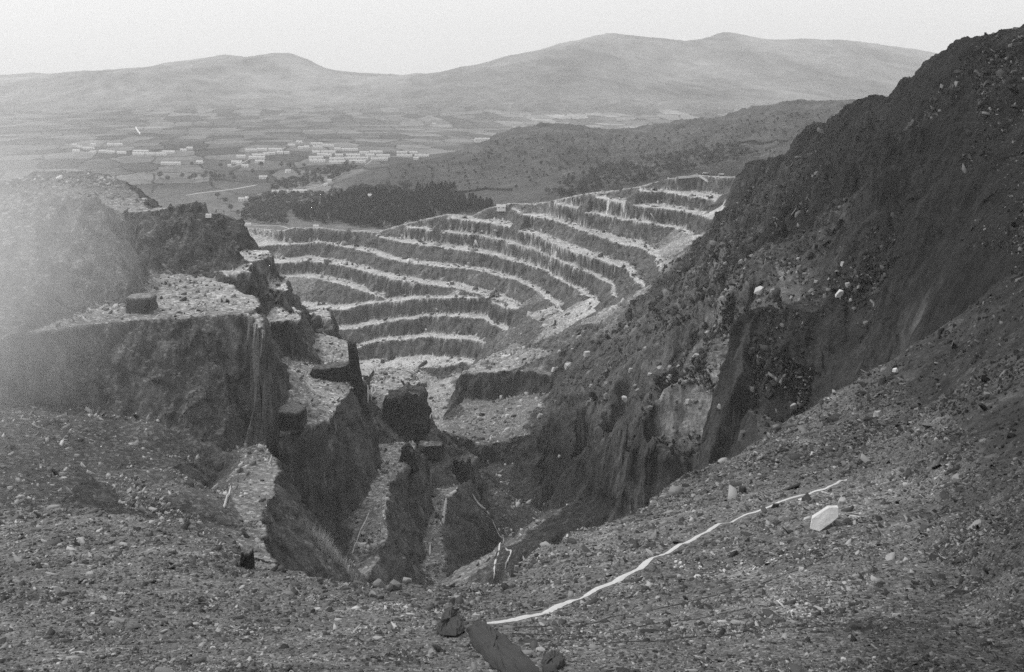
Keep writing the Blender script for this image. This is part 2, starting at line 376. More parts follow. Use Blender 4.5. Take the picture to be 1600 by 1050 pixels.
for x in range(-250, 1851, 210): fz(x, 12500, -200); fz(x, 15000, -230)
fa = np.array(FP); P2 = fa[:, :2] * np.array([1.0, 0.55])
def phi(d2): return np.where(d2 > 0, d2 * np.log(np.maximum(d2, 1e-20)) * .5, 0)
N_ = len(P2); K = phi(((P2[:, None] - P2[None]) ** 2).sum(2)) + np.eye(N_) * 1e-5
Mx = np.zeros((N_+3, N_+3)); Mx[:N_, :N_] = K; Mx[:N_, N_] = 1; Mx[:N_, N_+1:] = P2; Mx[N_, :N_] = 1; Mx[N_+1:, :N_] = P2.T
wz = np.linalg.solve(Mx, np.concatenate([fa[:, 2], [0, 0, 0]]))
cs = np.linspace(S0, S1, 150); cv = np.linspace(math.log(1500), vg[-1], 150)
G = np.stack(np.meshgrid(cs, cv), 2).reshape(-1, 2) * np.array([1.0, 0.55])
D2 = ((G[:, None] - P2[None]) ** 2).sum(2)
Kf = phi(D2); zf = (Kf @ wz[:N_] + wz[N_] + G @ wz[N_+1:]).reshape(150, 150)
wd = 1 / (D2 + 1e-4) ** 1.5; aff = ((wd @ fa[:, 3]) / wd.sum(1)).reshape(150, 150)
def bil(a, u, v_):       # u, v_ are index coordinates (col,row)
    h, wd_ = a.shape
    u = np.clip(u, 0, wd_ - 1.001); v_ = np.clip(v_, 0, h - 1.001)
    j = u.astype(np.int32); i = v_.astype(np.int32); fu = (u - j).astype(np.float32); fv = (v_ - i).astype(np.float32)
    return (a[i, j]*(1-fu) + a[i, j+1]*fu)*(1-fv) + (a[i+1, j]*(1-fu) + a[i+1, j+1]*fu)*fv
SS, VV = np.meshgrid(sg, vg)
YY = np.exp(VV); XX = SS * YY
i_far = np.searchsorted(vg, math.log(1500))
uf = (SS[i_far:] - S0) / (S1 - S0) * 149; vf = (VV[i_far:] - cv[0]) / (cv[-1] - cv[0]) * 149
far_z = bil(zf.astype(np.float32), uf, vf); far_a = bil(aff.astype(np.float32), uf, vf)
# ------------------------------------------------------------------ warp the near survey so crests and faces are ragged, add rock and scree relief
quarry = sstep(math.log(200), math.log(330), VV)
wa = quarry * (1 - sstep(math.log(1480), math.log(1560), VV))
ys = np.clip(YY / 700, .35, 1.3) * (1 - .42 * sstep(math.log(850), math.log(1000), VV))
wx = (fbm(XX, YY, 46, 3, 3) * 9 + fbm(XX, YY, 13, 3, 11, .6) * 4.6 ) * ys * wa
wy = (fbm(XX, YY, 46, 3, 23) * 8 + fbm(XX, YY, 12, 3, 31, .6) * 5.2) * ys * wa
nearw = (1 - quarry) * sstep(math.log(60), math.log(90), VV)
wx += fbm(XX, YY, 9, 3, 41) * 1.5 * nearw; wy += fbm(XX, YY, 9, 3, 45) * 2.0 * nearw
sx = (XX + wx) / (YY + wy); sv = np.log(np.maximum(YY + wy, 5))
uu = (sx - S0) / ds; vi = np.interp(sv, vg, np.arange(NR))
Z = bil(CH[0], uu, vi); AF = bil(CH[1], uu, vi); AC = bil(CH[2], uu, vi); SL = bil(CH[4], uu, vi); SF = bil(soft, uu, vi)
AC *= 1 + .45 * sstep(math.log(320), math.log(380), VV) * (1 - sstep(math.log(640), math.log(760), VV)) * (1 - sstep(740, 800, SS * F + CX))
del CH, Zb
tb = sstep(math.log(1510), math.log(1600), VV[i_far:])
Z[i_far:] = Z[i_far:] * (1 - tb) + far_z * tb
AF[i_far:] = AF[i_far:] * (1 - tb) + far_a * tb
AC[i_far:] = AC[i_far:] * (1 - tb) + far_a * tb * .7
SL[i_far:] *= (1 - tb)
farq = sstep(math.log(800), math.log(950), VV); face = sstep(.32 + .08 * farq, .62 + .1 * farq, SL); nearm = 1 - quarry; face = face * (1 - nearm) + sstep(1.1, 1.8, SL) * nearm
# relief
rough = np.clip(YY / 450, .12, 2.2)
n1 = fbm(XX, YY, 22, 4, 51, .55); n2 = fbm(XX, YY, 5, 3, 61, .6)
Z += wa * (1 - face) * (n1 * (.5 + 1.6 * SF) + n2 * (.35 + .7 * SF)) * np.clip(YY / 500, .3, 1.2)
Z += wa * face * (fbm(XX, YY, 7, 3, 71, .6) * 2.2) * np.clip(YY / 500, .4, 1.2)
hill = SF * quarry * sstep(900, 1100, SS * 1500 + 800) * (1 - sstep(math.log(1480), math.log(1560), VV))
Zs = Z.copy()
Z += hill * (fbm(XX, YY, 38, 5, 81, .55, True) * 4.0 + fbm(YY * .8, Zs * 1.1, 60, 5, 85, .6, True) * 12.0 + fbm(YY * .6 + XX * .3, Zs * 1.3, 9, 4, 89, .6) * 2.2) * np.clip(YY / 500, .3, 1.3)
hq = Zs / 24 + fbm(XX, YY, 70, 3, 183) * 1.1; fq = hq - np.floor(hq)
Z += hill * sstep(-.35, .25, fbm(YY, Zs, 80, 2, 187)) * (sstep(0, .3, fq) - fq) * 24 * .85 * np.clip(YY / 450, .25, 1.2)
hq = Zs / 7 + fbm(XX, YY, 22, 3, 193) * 1.2; fq = hq - np.floor(hq)
Z += hill * sstep(-.2, .3, fbm(YY, Zs, 45, 2, 197)) * (sstep(0, .3, fq) - fq) * 7 * .85 * np.clip(YY / 450, .25, 1.2)
Z += hill * sstep(.2, .7, fbm(XX + 400, YY, 90, 3, 83)) * fbm(XX, Zs * 2, 14, 3, 87, .6, True) * 4
nf = 1 - quarry
Z += nf * (fbm(XX, YY, 11, 4, 91, .5) * .55 + fbm(XX, YY, 1.6, 3, 95, .6) * .10)
# far relief
Yf = YY[i_far:]; Xf = XX[i_far:]
hm = sstep(-222, -190, far_z) * tb
mt = sstep(math.log(5200), math.log(6200), VV[i_far:])
hillN = fbm(Xf, Yf, 150, 6, 101, .6, True)
Z[i_far:] += hm * (1 - mt) * hillN * 19 * (1 - .0 * mt)
Z[i_far:] += mt * fbm(Xf, Yf, 900, 7, 111, .55, True) * 42 * sstep(-215, -120, far_z)
for mx, my, mh_, mr in [(455, 8600, 70, 330), (1130, 9250, 60, 380), (1250, 9400, 35, 300), (200, 6600, 30, 300)]:
    Z[i_far:] += mh_ * np.exp(-np.hypot(Xf - (mx - CX) / F * my, Yf - my) / mr)
Z[i_far:] += tb * (1 - hm) * fbm(Xf, Yf, 400, 3, 121) * 3
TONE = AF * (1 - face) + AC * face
# albedo: streaks and rubble patches that belong to the ground
TONE *= 1 + .5 * wa * (1 - face) * fbm(XX, YY, 18, 5, 131, .7)
TONE *= 1 + wa * face * (.5 * fbm(XX, YY, 9, 3, 141, .7) + 1.3 * sstep(.25, .6, fbm(XX, YY, 30, 4, 145, .6)))
patch = sstep(.05, .5, fbm(XX, YY, 7, 4, 151, .6)) + .8 * fbm(XX, YY, 24, 3, 155)
hp = sstep(.12, .5, fbm(YY, Zs, 55, 4, 157, .6))
TONE *= 1 + hill * (1.0 * fbm(YY, Zs, 20, 5, 158, .7) + 1.6 * hp)
TONE = np.maximum(TONE, .01)
TONE *= 1 + nf * (.55 * patch - .18)
# fields of the valley floor
Xd = Xf + fbm(Xf, Yf, 600, 2, 161) * 60; Yd = Yf + fbm(Xf, Yf, 500, 2, 165) * 90
fu = (Xd * math.cos(.3) + Yd * math.sin(.3)) / 105; fv_ = (-Xd * math.sin(.3) + Yd * math.cos(.3)) / 170
iu = np.floor(fu).astype(np.int64); iv = np.floor(fv_).astype(np.int64)
d1 = np.full(fu.shape, 9., np.float32); d2 = d1.copy(); fr = np.zeros(fu.shape, np.float32)
for a_ in (-1, 0, 1):
    for b_ in (-1, 0, 1):
        h1 = _h((iu + a_) & 65535, (iv + b_) & 65535, 5) / 65536.; h2 = _h((iu + a_) & 65535, (iv + b_) & 65535, 8) / 65536.
        dx_ = np.abs(fu - (iu + a_) - .15 - .7 * h1); dy_ = np.abs(fv_ - (iv + b_) - .15 - .7 * h2)
        dd = (np.maximum(dx_, dy_) + .15 * (dx_ + dy_)).astype(np.float32)
        c_ = dd < d1; d2 = np.where(c_, d1, np.minimum(d2, dd)); fr = np.where(c_, _h((iu + a_) & 65535, (iv + b_) & 65535, 12) / 65536., fr); d1 = np.where(c_, dd, d1)
edge = 1 - sstep(.02, .08, d2 - d1)
vall = tb * (1 - hm) * (1 - mt) * sstep(math.log(1750), math.log(2100), VV[i_far:])
ftone = far_a * (.35 + .85 * fr ** 1.3) * (1 - .8 * edge)
TONE[i_far:] = TONE[i_far:] * (1 - vall) + ftone * vall
TONE[i_far:] *= 1 + .95 * hm * (1 - mt) * fbm(Xf, Yf, 75, 6, 171, .72)
TONE[i_far:] *= 1 + .35 * vall * fbm(Xf, Yf, 120, 4, 175, .6)
TONE[i_far:] *= np.maximum(.15, 1 + mt * (1.5 * fbm(Xf, Yf * .5, 700, 7, 179, .68) + .5 * fbm(Xf * 2 + Z[i_far:] * 6, Yf * .3, 300, 4, 181, .6)))
TONE = np.clip(TONE, .015, .6).astype(np.float32)
Z = Z.astype(np.float32)

# ------------------------------------------------------------------ queries on the ground
def gz(x, y):
    y = max(y, 8.5); return float(bil(Z, np.array([(x / y - S0) / ds]), np.array([np.interp(math.log(y), vg, np.arange(NR))]))[0])
def gza(x, y):
    y = np.maximum(y, 8.5); return bil(Z, (x / y - S0) / ds, np.interp(np.log(y), vg, np.arange(NR)))
RATIO = -(Z / YY.astype(np.float32))
def hit(px, py, ymin=20, ymax=1e9):
    """where the sight line of a surveyed mark meets the ground"""
    u = ((px - CX) / F - S0) / ds; j = int(np.clip(round(u), 0, NC - 1))
    c = RATIO[:, j]; i0 = np.searchsorted(vg, math.log(ymin))
    k = np.nonzero(c[i0:] <= rat(py))[0]
    i = (i0 + k[0]) if len(k) else NR - 2
    i = max(1, min(i, NR - 2))
    if c[i-1] != c[i]: t = np.clip((c[i-1] - rat(py)) / (c[i-1] - c[i]), 0, 1)
    else: t = 0
    v = vg[i-1] + t * (vg[i] - vg[i-1]); Y = math.exp(v); X = (px - CX) / F * Y
    return X, Y, gz(X, Y)

# ------------------------------------------------------------------ materials
def mat(name): 
    m = bpy.data.materials.new(name); m.use_nodes = True; t = m.node_tree; t.nodes.clear()
    o = t.nodes.new('ShaderNodeOutputMaterial'); b = t.nodes.new('ShaderNodeBsdfPrincipled'); t.links.new(b.outputs[0], o.inputs[0])
    b.inputs['Roughness'].default_value = .85; b.inputs['Specular IOR Level'].default_value = .08
    return m, t, b
def nd(t, k, **kw):
    n = t.nodes.new(k)
    for a, v in kw.items(): setattr(n, a, v)
    return n
def math_(t, op, a, b=None, c=None):
    n = nd(t, 'ShaderNodeMath', operation=op)
    for i, x in enumerate((a, b, c)):
        if x is None: continue
        if isinstance(x, (int, float)): n.inputs[i].default_value = x
        else: t.links.new(x, n.inputs[i])
    return n.outputs[0]
def noise_n(t, vec, sc, det=3, rough=.6):
    n = nd(t, 'ShaderNodeTexNoise'); n.inputs['Scale'].default_value = sc; n.inputs['Detail'].default_value = det; n.inputs['Roughness'].default_value = rough
    t.links.new(vec, n.inputs['Vector']); return n.outputs['Fac']
def terrain_mat(name, fine, speck, specamp, streak=0.0, bump=.3, bumpd=.3):
    m, t, b = mat(name)
    geo = nd(t, 'ShaderNodeNewGeometry'); at = nd(t, 'ShaderNodeAttribute', attribute_name='tone')
    pos = geo.outputs['Position']
    a = noise_n(t, pos, 1 / fine, 5, .7); b2 = noise_n(t, pos, 1 / (fine * 7), 4, .65)
    vo = nd(t, 'ShaderNodeTexVoronoi'); vo.inputs['Scale'].default_value = 1 / speck; vo.inputs['Randomness'].default_value = 1
    mp = nd(t, 'ShaderNodeMapping'); mp.inputs['Scale'].default_value = (1, 1.6, 1.8); mp.inputs['Rotation'].default_value = (0, 0, .5)
    t.links.new(pos, mp.inputs[0]); t.links.new(mp.outputs[0], vo.inputs['Vector'])
    sep = nd(t, 'ShaderNodeSeparateColor'); t.links.new(vo.outputs['Color'], sep.inputs[0])
    sp = math_(t, 'POWER', sep.outputs[0], 5.0)
    f = math_(t, 'MULTIPLY_ADD', a, 1.5, .25); f2 = math_(t, 'MULTIPLY_ADD', b2, 1.3, .35)
    f = math_(t, 'MULTIPLY', f, f2)
    g = noise_n(t, pos, 1 / (fine * .14), 4, .7); f = math_(t, 'MULTIPLY', f, math_(t, 'MULTIPLY_ADD', g, 1.6, .2))
    sepn = nd(t, 'ShaderNodeSeparateXYZ'); t.links.new(geo.outputs['Normal'], sepn.inputs[0])
    up = nd(t, 'ShaderNodeMapRange'); up.inputs[1].default_value = .45; up.inputs[2].default_value = .8; t.links.new(sepn.outputs[2], up.inputs[0])
    f = math_(t, 'MULTIPLY_ADD', math_(t, 'MULTIPLY', sp, up.outputs[0]), specamp, f)
    if streak:
        ms = nd(t, 'ShaderNodeMapping'); ms.inputs['Scale'].default_value = (.3, .3, .035); t.links.new(pos, ms.inputs[0])
        ns = noise_n(t, ms.outputs[0], 1.0, 4, .7)
        st = nd(t, 'ShaderNodeMapRange'); st.inputs[1].default_value = .56; st.inputs[2].default_value = .78; t.links.new(ns, st.inputs[0])
        inv = math_(t, 'SUBTRACT', 1.0, up.outputs[0])
        st2 = nd(t, 'ShaderNodeMapRange'); st2.inputs[1].default_value = .42; st2.inputs[2].default_value = .62; t.links.new(noise_n(t, pos, 1 / 45, 2, .5), st2.inputs[0])
        f = math_(t, 'MULTIPLY_ADD', math_(t, 'MULTIPLY', math_(t, 'MULTIPLY', st.outputs[0], st2.outputs[0]), inv), streak, f)
    tone = math_(t, 'MULTIPLY', at.outputs['Fac'], f)
    tone = math_(t, 'MINIMUM', tone, .8)
    t.links.new(tone, b.inputs['Base Color'])
    bp = nd(t, 'ShaderNodeBump'); bp.inputs['Strength'].default_value = bump; bp.inputs['Distance'].default_value = bumpd
    hsum = math_(t, 'ADD', a, math_(t, 'MULTIPLY_ADD', sep.outputs[1], .6, math_(t, 'MULTIPLY', g, .35))); t.links.new(hsum, bp.inputs['Height'])
    if streak:
        mj = nd(t, 'ShaderNodeMapping'); mj.inputs['Scale'].default_value = (1, 1, .45); mj.inputs['Rotation'].default_value = (.25, .3, .4); t.links.new(pos, mj.inputs[0])
        vj = nd(t, 'ShaderNodeTexVoronoi'); vj.inputs['Scale'].default_value = 1 / (fine * 2.2); t.links.new(mj.outputs[0], vj.inputs['Vector'])
        sj = nd(t, 'ShaderNodeSeparateColor'); t.links.new(vj.outputs['Color'], sj.inputs[0])
        b3 = nd(t, 'ShaderNodeBump'); b3.inputs['Strength'].default_value = .55; b3.inputs['Distance'].default_value = fine * .8
        hj = math_(t, 'ADD', math_(t, 'MULTIPLY', sj.outputs[0], .5), math_(t, 'MULTIPLY', b2, 2.5)); t.links.new(hj, b3.inputs['Height']); t.links.new(bp.outputs[0], b3.inputs['Normal'])
        tone2 = math_(t, 'MULTIPLY', tone, math_(t, 'MULTIPLY_ADD', math_(t, 'MULTIPLY', sj.outputs[1], inv), .7, .8)); t.links.new(tone2, b.inputs['Base Color'])
        t.links.new(b3.outputs[0], b.inputs['Normal'])
    else: t.links.new(bp.outputs[0], b.inputs['Normal'])
    return m
M_near = terrain_mat('slate_scree', .35, .22, 1.8, 0, .8, .12)
M_quarry = terrain_mat('quarried_slate', 2.5, 1.5, 1.8, 2.6, .6, .8)
M_right = terrain_mat('dark_hillside_rock', 2.2, 1.3, 1.0, .9, .7, .7)
M_far = terrain_mat('valley_pasture', 14, 9, .3, 0, .3, 1.0)
def plain(name, val, var=.25, sc=1.0, rough=.85, attr=False, bump=0.0):
    m, t, b = mat(name)
    tc = nd(t, 'ShaderNodeNewGeometry')
    n = noise_n(t, tc.outputs['Position'], sc, 4, .65)
    f = math_(t, 'MULTIPLY_ADD', n, 2 * var, 1 - var)
    if attr:
        at = nd(t, 'ShaderNodeAttribute', attribute_name='tone'); t.links.new(math_(t, 'MULTIPLY', f, at.outputs['Fac']), b.inputs['Base Color'])
    else: t.links.new(math_(t, 'MULTIPLY', f, val), b.inputs['Base Color'])
    b.inputs['Roughness'].default_value = rough
    if bump:
        bp = nd(t, 'ShaderNodeBump'); bp.inputs['Strength'].default_value = bump; bp.inputs['Distance'].default_value = .3
        t.links.new(n, bp.inputs['Height']); t.links.new(bp.outputs[0], b.inputs['Normal'])
    return m

# ------------------------------------------------------------------ object helpers
def link(name, me, m=None, parent=None, **props):
    o = bpy.data.objects.new(name, me); C.objects.link(o)
    if m is not None and not me.materials: me.materials.append(m)
    if parent: o.parent = parent
    for k, v in props.items(): o[k] = v
    return o
def npmesh(name, verts, loops, counts, tone=None, smooth=False):
    me = bpy.data.meshes.new(name); nv = len(verts); nl = len(loops); nfc = len(counts)
    me.vertices.add(nv); me.vertices.foreach_set('co', np.ascontiguousarray(verts, dtype=np.float32).ravel())
    me.loops.add(nl); me.loops.foreach_set('vertex_index', np.ascontiguousarray(loops, dtype=np.int32).ravel())
    me.polygons.add(nfc); st = np.zeros(nfc, np.int32); st[1:] = np.cumsum(counts)[:-1]
    me.polygons.foreach_set('loop_start', st)
    if smooth: me.polygons.foreach_set('use_smooth', np.ones(nfc, bool))
    if tone is not None:
        a = me.attributes.new('tone', 'FLOAT', 'POINT'); a.data.foreach_set('value', np.ascontiguousarray(tone, dtype=np.float32))
    me.update(calc_edges=True)
    return me
def pymesh(name, V_, F_):
    me = bpy.data.meshes.new(name); me.from_pydata(V_, [], F_); me.update(); return me
def thing(name, label, cat, loc=(0, 0, 0), rz=0, group=None):
    o = bpy.data.objects.new(name, None); C.objects.link(o); o.location = loc; o.rotation_euler = (0, 0, rz)
    o['label'] = label; o['category'] = cat
    if group: o['group'] = group
    return o

# ------------------------------------------------------------------ ground meshes
REG = np.zeros((NR - 1, NC - 1), np.int8)
Vc = .25 * (VV[1:, 1:] + VV[:-1, 1:] + VV[1:, :-1] + VV[:-1, :-1]); Sc = SS[:-1, :-1] * F + CX; Zc = Z[:-1, :-1]
liplogY = np.interp(Sc, [p[0] for p in LIP] + [1400, 1500, 1850], [math.log(p[2] + 3) for p in LIP] + [math.log(190), math.log(105), math.log(60)]) + .35 * fbm(XX[:-1, :-1], YY[:-1, :-1], 14, 4, 221, .6) * sstep(1330, 1420, Sc)
rightb = np.interp(Vc, [math.log(y) for y in (100, 400, 470, 560, 700, 820, 890, 950, 1010, 1100, 1290)], [1000, 1010, 985, 945, 905, 885, 990, 1050, 1090, 1125, 1150])
REG[:] = 1
REG[(Sc > rightb) & (Vc < math.log(1500))] = 2
REG[Vc < liplogY] = 0
REG[Vc > math.log(1520)] = 3
REG[(Vc > math.log(1520)) & (Vc < math.log(3000)) & (Zc > -218)] = 4
REG[Vc > math.log(5200)] = 5
idx = np.arange(NR * NC, dtype=np.int64).reshape(NR, NC)
quads = np.stack([idx[:-1, :-1], idx[:-1, 1:], idx[1:, 1:], idx[1:, :-1]], 2)
fw = face * wa * np.clip(YY / 550, .4, 1.3)
def jn(u, v, a, seed):      # jointed rock: every block of the face stands out by its own amount
    k = _h(np.floor(u / a + noise(u / 20, v / 20, seed) * .8).astype(np.int64) & 65535, np.floor(v / (a * 1.7) + u / (a * 5)).astype(np.int64) & 65535, seed) / 65536. - .5
    return k.astype(np.float32)
DXm = fw * (fbm(YY, Z, 11, 4, 201, .6) * 2.6 + jn(YY, Z, 6, 203) * 1.5 + jn(YY, Z, 14, 205) * 2.0)
DYm = fw * (fbm(XX, Z, 11, 4, 211, .6) * 2.6 + jn(XX, Z, 6, 213) * 1.5 + jn(XX, Z, 14, 215) * 2.0)
co_all = np.stack([(XX + DXm).ravel(), (YY + DYm).ravel(), Z.ravel()], 1).astype(np.float32)
tone_all = TONE.ravel()
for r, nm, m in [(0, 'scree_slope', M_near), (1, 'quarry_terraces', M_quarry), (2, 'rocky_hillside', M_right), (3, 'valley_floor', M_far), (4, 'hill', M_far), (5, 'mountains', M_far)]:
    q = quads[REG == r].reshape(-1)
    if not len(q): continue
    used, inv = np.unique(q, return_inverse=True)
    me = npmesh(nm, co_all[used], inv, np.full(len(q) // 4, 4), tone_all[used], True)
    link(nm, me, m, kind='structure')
del quads, co_all
PATH = [(757,975),(800,970),(840,961),(880,944),(920,928),(960,910),(1000,889),(1040,866),(1080,845),(1110,827),(1150,812),(1200,793),(1236,779),(1270,768),(1290,765),(1305,757),(1323,750)]
# ------------------------------------------------------------------ scattered slate: rubble nobody could count
def scatter(mask, n, seed, pxmed, pxmax, tones, flat=.3, tilt=.5, patchsc=9.0, patchw=.7, fmax=.35, tref=0):
    mask = mask & (face[:-1, :-1] < fmax) & (Vc > math.log(33)) & (Sc > -60) & (Sc < 1660)
    r = np.random.default_rng(seed)
    wgt = np.maximum(RATIO[:-1, :-1] - RATIO[1:, :-1], 0) * mask
    x = XX[:-1, :-1]; y = YY[:-1, :-1]
    pn = fbm(x, y, patchsc, 3, seed, .6); wgt = wgt * (1 - patchw + patchw * 2.2 * sstep(-.1, .5, pn))
    cw = np.cumsum(wgt.ravel().astype(np.float64)); k = np.searchsorted(cw, r.random(n) * cw[-1]); k = np.minimum(k, cw.size - 1)
    i, j = np.unravel_index(k, wgt.shape)
    kp = np.ones(n, bool); cx_ = sg[j] * F + CX; cy_ = RATIO[i, j] * F + HY
    for a, b in zip(PATH[:-1], PATH[1:]):
        d = np.array(b, float) - a; tt = np.clip(((cx_ - a[0]) * d[0] + (cy_ - a[1]) * d[1]) / (d @ d), 0, 1)
        kp &= np.hypot(cx_ - a[0] - tt * d[0], cy_ - a[1] - tt * d[1]) > 4.5
    i = i[kp]; j = j[kp]; n = len(i)
    s_ = sg[j] + r.random(n) * ds; v_ = vg[i] + r.random(n) * (vg[np.minimum(i + 1, NR - 1)] - vg[i])
    Y = np.exp(v_); X = s_ * Y; Zg = gza(X, Y)
    size = np.minimum(pxmed * np.exp(r.normal(0, .68, n)), pxmax) * Y / F
    m = 5 + 0 * i
    K = 6
    ang = (np.arange(K) / K * 2 * np.pi)[None] + r.normal(0, .34, (n, K)) + r.random((n, 1)) * 6.28
    ang.sort(axis=1); rad = .5 * (.45 + .7 * r.random((n, K)))
    asp = 1 + 1.7 * r.random((n, 1)) ** 1.5; yaw = r.random((n, 1)) * 6.28
    lx = rad * np.cos(ang) * asp; ly = rad * np.sin(ang)
    px_ = lx * np.cos(yaw) - ly * np.sin(yaw); py_ = lx * np.sin(yaw) + ly * np.cos(yaw)
    th = flat * (.4 + .8 * r.random((n, 1)))
    top = np.stack([px_ * .86, py_ * .86, np.broadcast_to(th * .7, px_.shape)], 2); bot = np.stack([px_, py_, np.broadcast_to(-th * .6, px_.shape)], 2)
    P = np.concatenate([top, bot], 1) * size[:, None, None]
    tx = r.normal(0, tilt, (n, 1)); ty = r.normal(0, tilt, (n, 1))
    P[:, :, 2] += P[:, :, 0] * np.tan(np.clip(tx, -.9, .9)) + P[:, :, 1] * np.tan(np.clip(ty, -.9, .9))
    P += np.stack([X, Y, Zg], 1)[:, None, :]
    base = (np.arange(n) * 12)[:, None]
    quad = np.array([[q, (q + 1) % 6, 6 + (q + 1) % 6, 6 + q][::-1] for q in range(6)]).ravel()
    lp = np.concatenate([base + np.arange(6)[None], base + quad[None]], 1)
    cnt = np.tile(np.array([6] + [4] * 6), n)
    tn = r.choice(tones, n) * (.75 + .5 * r.random(n)) * (np.clip(TONE[i, j] / tref, .35, 1.4) if tref else 1)
    return P.reshape(-1, 3), lp.ravel(), cnt, np.repeat(tn, 12)
M_stone = plain('loose_slate', 1, .22, 3.0, .6, True)
M_big = plain('slate_boulder_rock', 1, .25, 1.2, .7, True, .5)
def stuff(name, label_cat, args):
    v, l, c, t = scatter(*args[0], **args[1])
    o = link(name, npmesh(name, v, l, c, t), M_stone, kind='stuff'); o['label'] = label_cat[0]; o['category'] = label_cat[1]
stuff('slate_rubble', ('loose broken slate covering the near scree slope', 'rubble'),
      ((REG == 0, 190000, 5, 1.95, 20, [.035, .045, .055, .065, .08, .1, .14, .22, .34]), dict(flat=.2, tilt=.3, patchsc=7, patchw=.6, fmax=2, tref=.12)))
stuff('hillside_rubble', ('slate debris lying over the dark right hillside', 'rubble'),
      (((REG == 2) & (Vc < math.log(950)) & (SL[:-1, :-1] < 1.3), 38000, 6, 2.0, 13, [.012, .015, .02, .025, .03, .04, .06, .14]), dict(flat=.45, tilt=.45, patchsc=28, patchw=.75, fmax=2)))
stuff('quarry_rubble', ('blocks and broken slate lying on the quarry floors', 'rubble'),
      (((REG == 1) & (Vc > math.log(300)), 16000, 8, 2.2, 9, [.05, .1, .15, .2, .25, .35, .45]), dict(flat=.5, tilt=.4, patchsc=40, patchw=.8)))

# ------------------------------------------------------------------ single boulders
def hull(seed, w_, d_, h_, n=13):
    import bmesh
    r = random.Random(seed); bm = bmesh.new()
    sk = r.uniform(-.3, .3); sk2 = r.uniform(-.3, .3)
    for k in range(n + 6):
        a = k / (n + 6) * 12.566 + r.uniform(-.35, .35); zz = r.choice((0, 0, 1, 1, r.random())); e = r.uniform(.7, 1.05) * (1 - .28 * zz)
        sq = 1 / max(abs(math.cos(a)), abs(math.sin(a))) ** .35
        x_ = math.cos(a) * .5 * w_ * e * sq; y_ = math.sin(a) * .5 * d_ * e * sq
        bm.verts.new((x_, y_, h_ * (-.4 + zz * (1.25 + r.uniform(-.3, .1)) + zz * (sk * x_ / w_ + sk2 * y_ / d_) * 1.6)))
    bmesh.ops.convex_hull(bm, input=bm.verts[:])
    bmesh.ops.delete(bm, geom=[v for v in bm.verts if not v.link_faces], context='VERTS')
    bmesh.ops.bevel(bm, geom=bm.edges[:], offset=min(w_, d_, h_) * .035, segments=1, affect='EDGES', clamp_overlap=True)
    me = bpy.data.meshes.new('boulder'); bm.to_mesh(me); bm.free(); return me
def boulder(px, py, wp, hp, tone, label, name='boulder', cat='boulder', tilt=(0, 0), deep=.7, group=None, seed=None, yaw=None, ymin=20, lift=0.0):
    X, Y, z = hit(px, py, ymin)
    w_, h_ = wp * Y / F, hp * Y / F
    me = hull(seed if seed is not None else int(px * 7 + py), w_, w_ * deep, h_)
    a = me.attributes.new('tone', 'FLOAT', 'POINT'); a.data.foreach_set('value', np.full(len(me.vertices), tone, np.float32))
    o = link(name, me, M_big); o.location = (X, Y, z + lift * h_)
    o.rotation_euler = (tilt[0], tilt[1], yaw if yaw is not None else random.uniform(-.5, .5))
    o['label'] = label; o['category'] = cat; o['kind'] = 'thing'
    if group: o['group'] = group
    return o
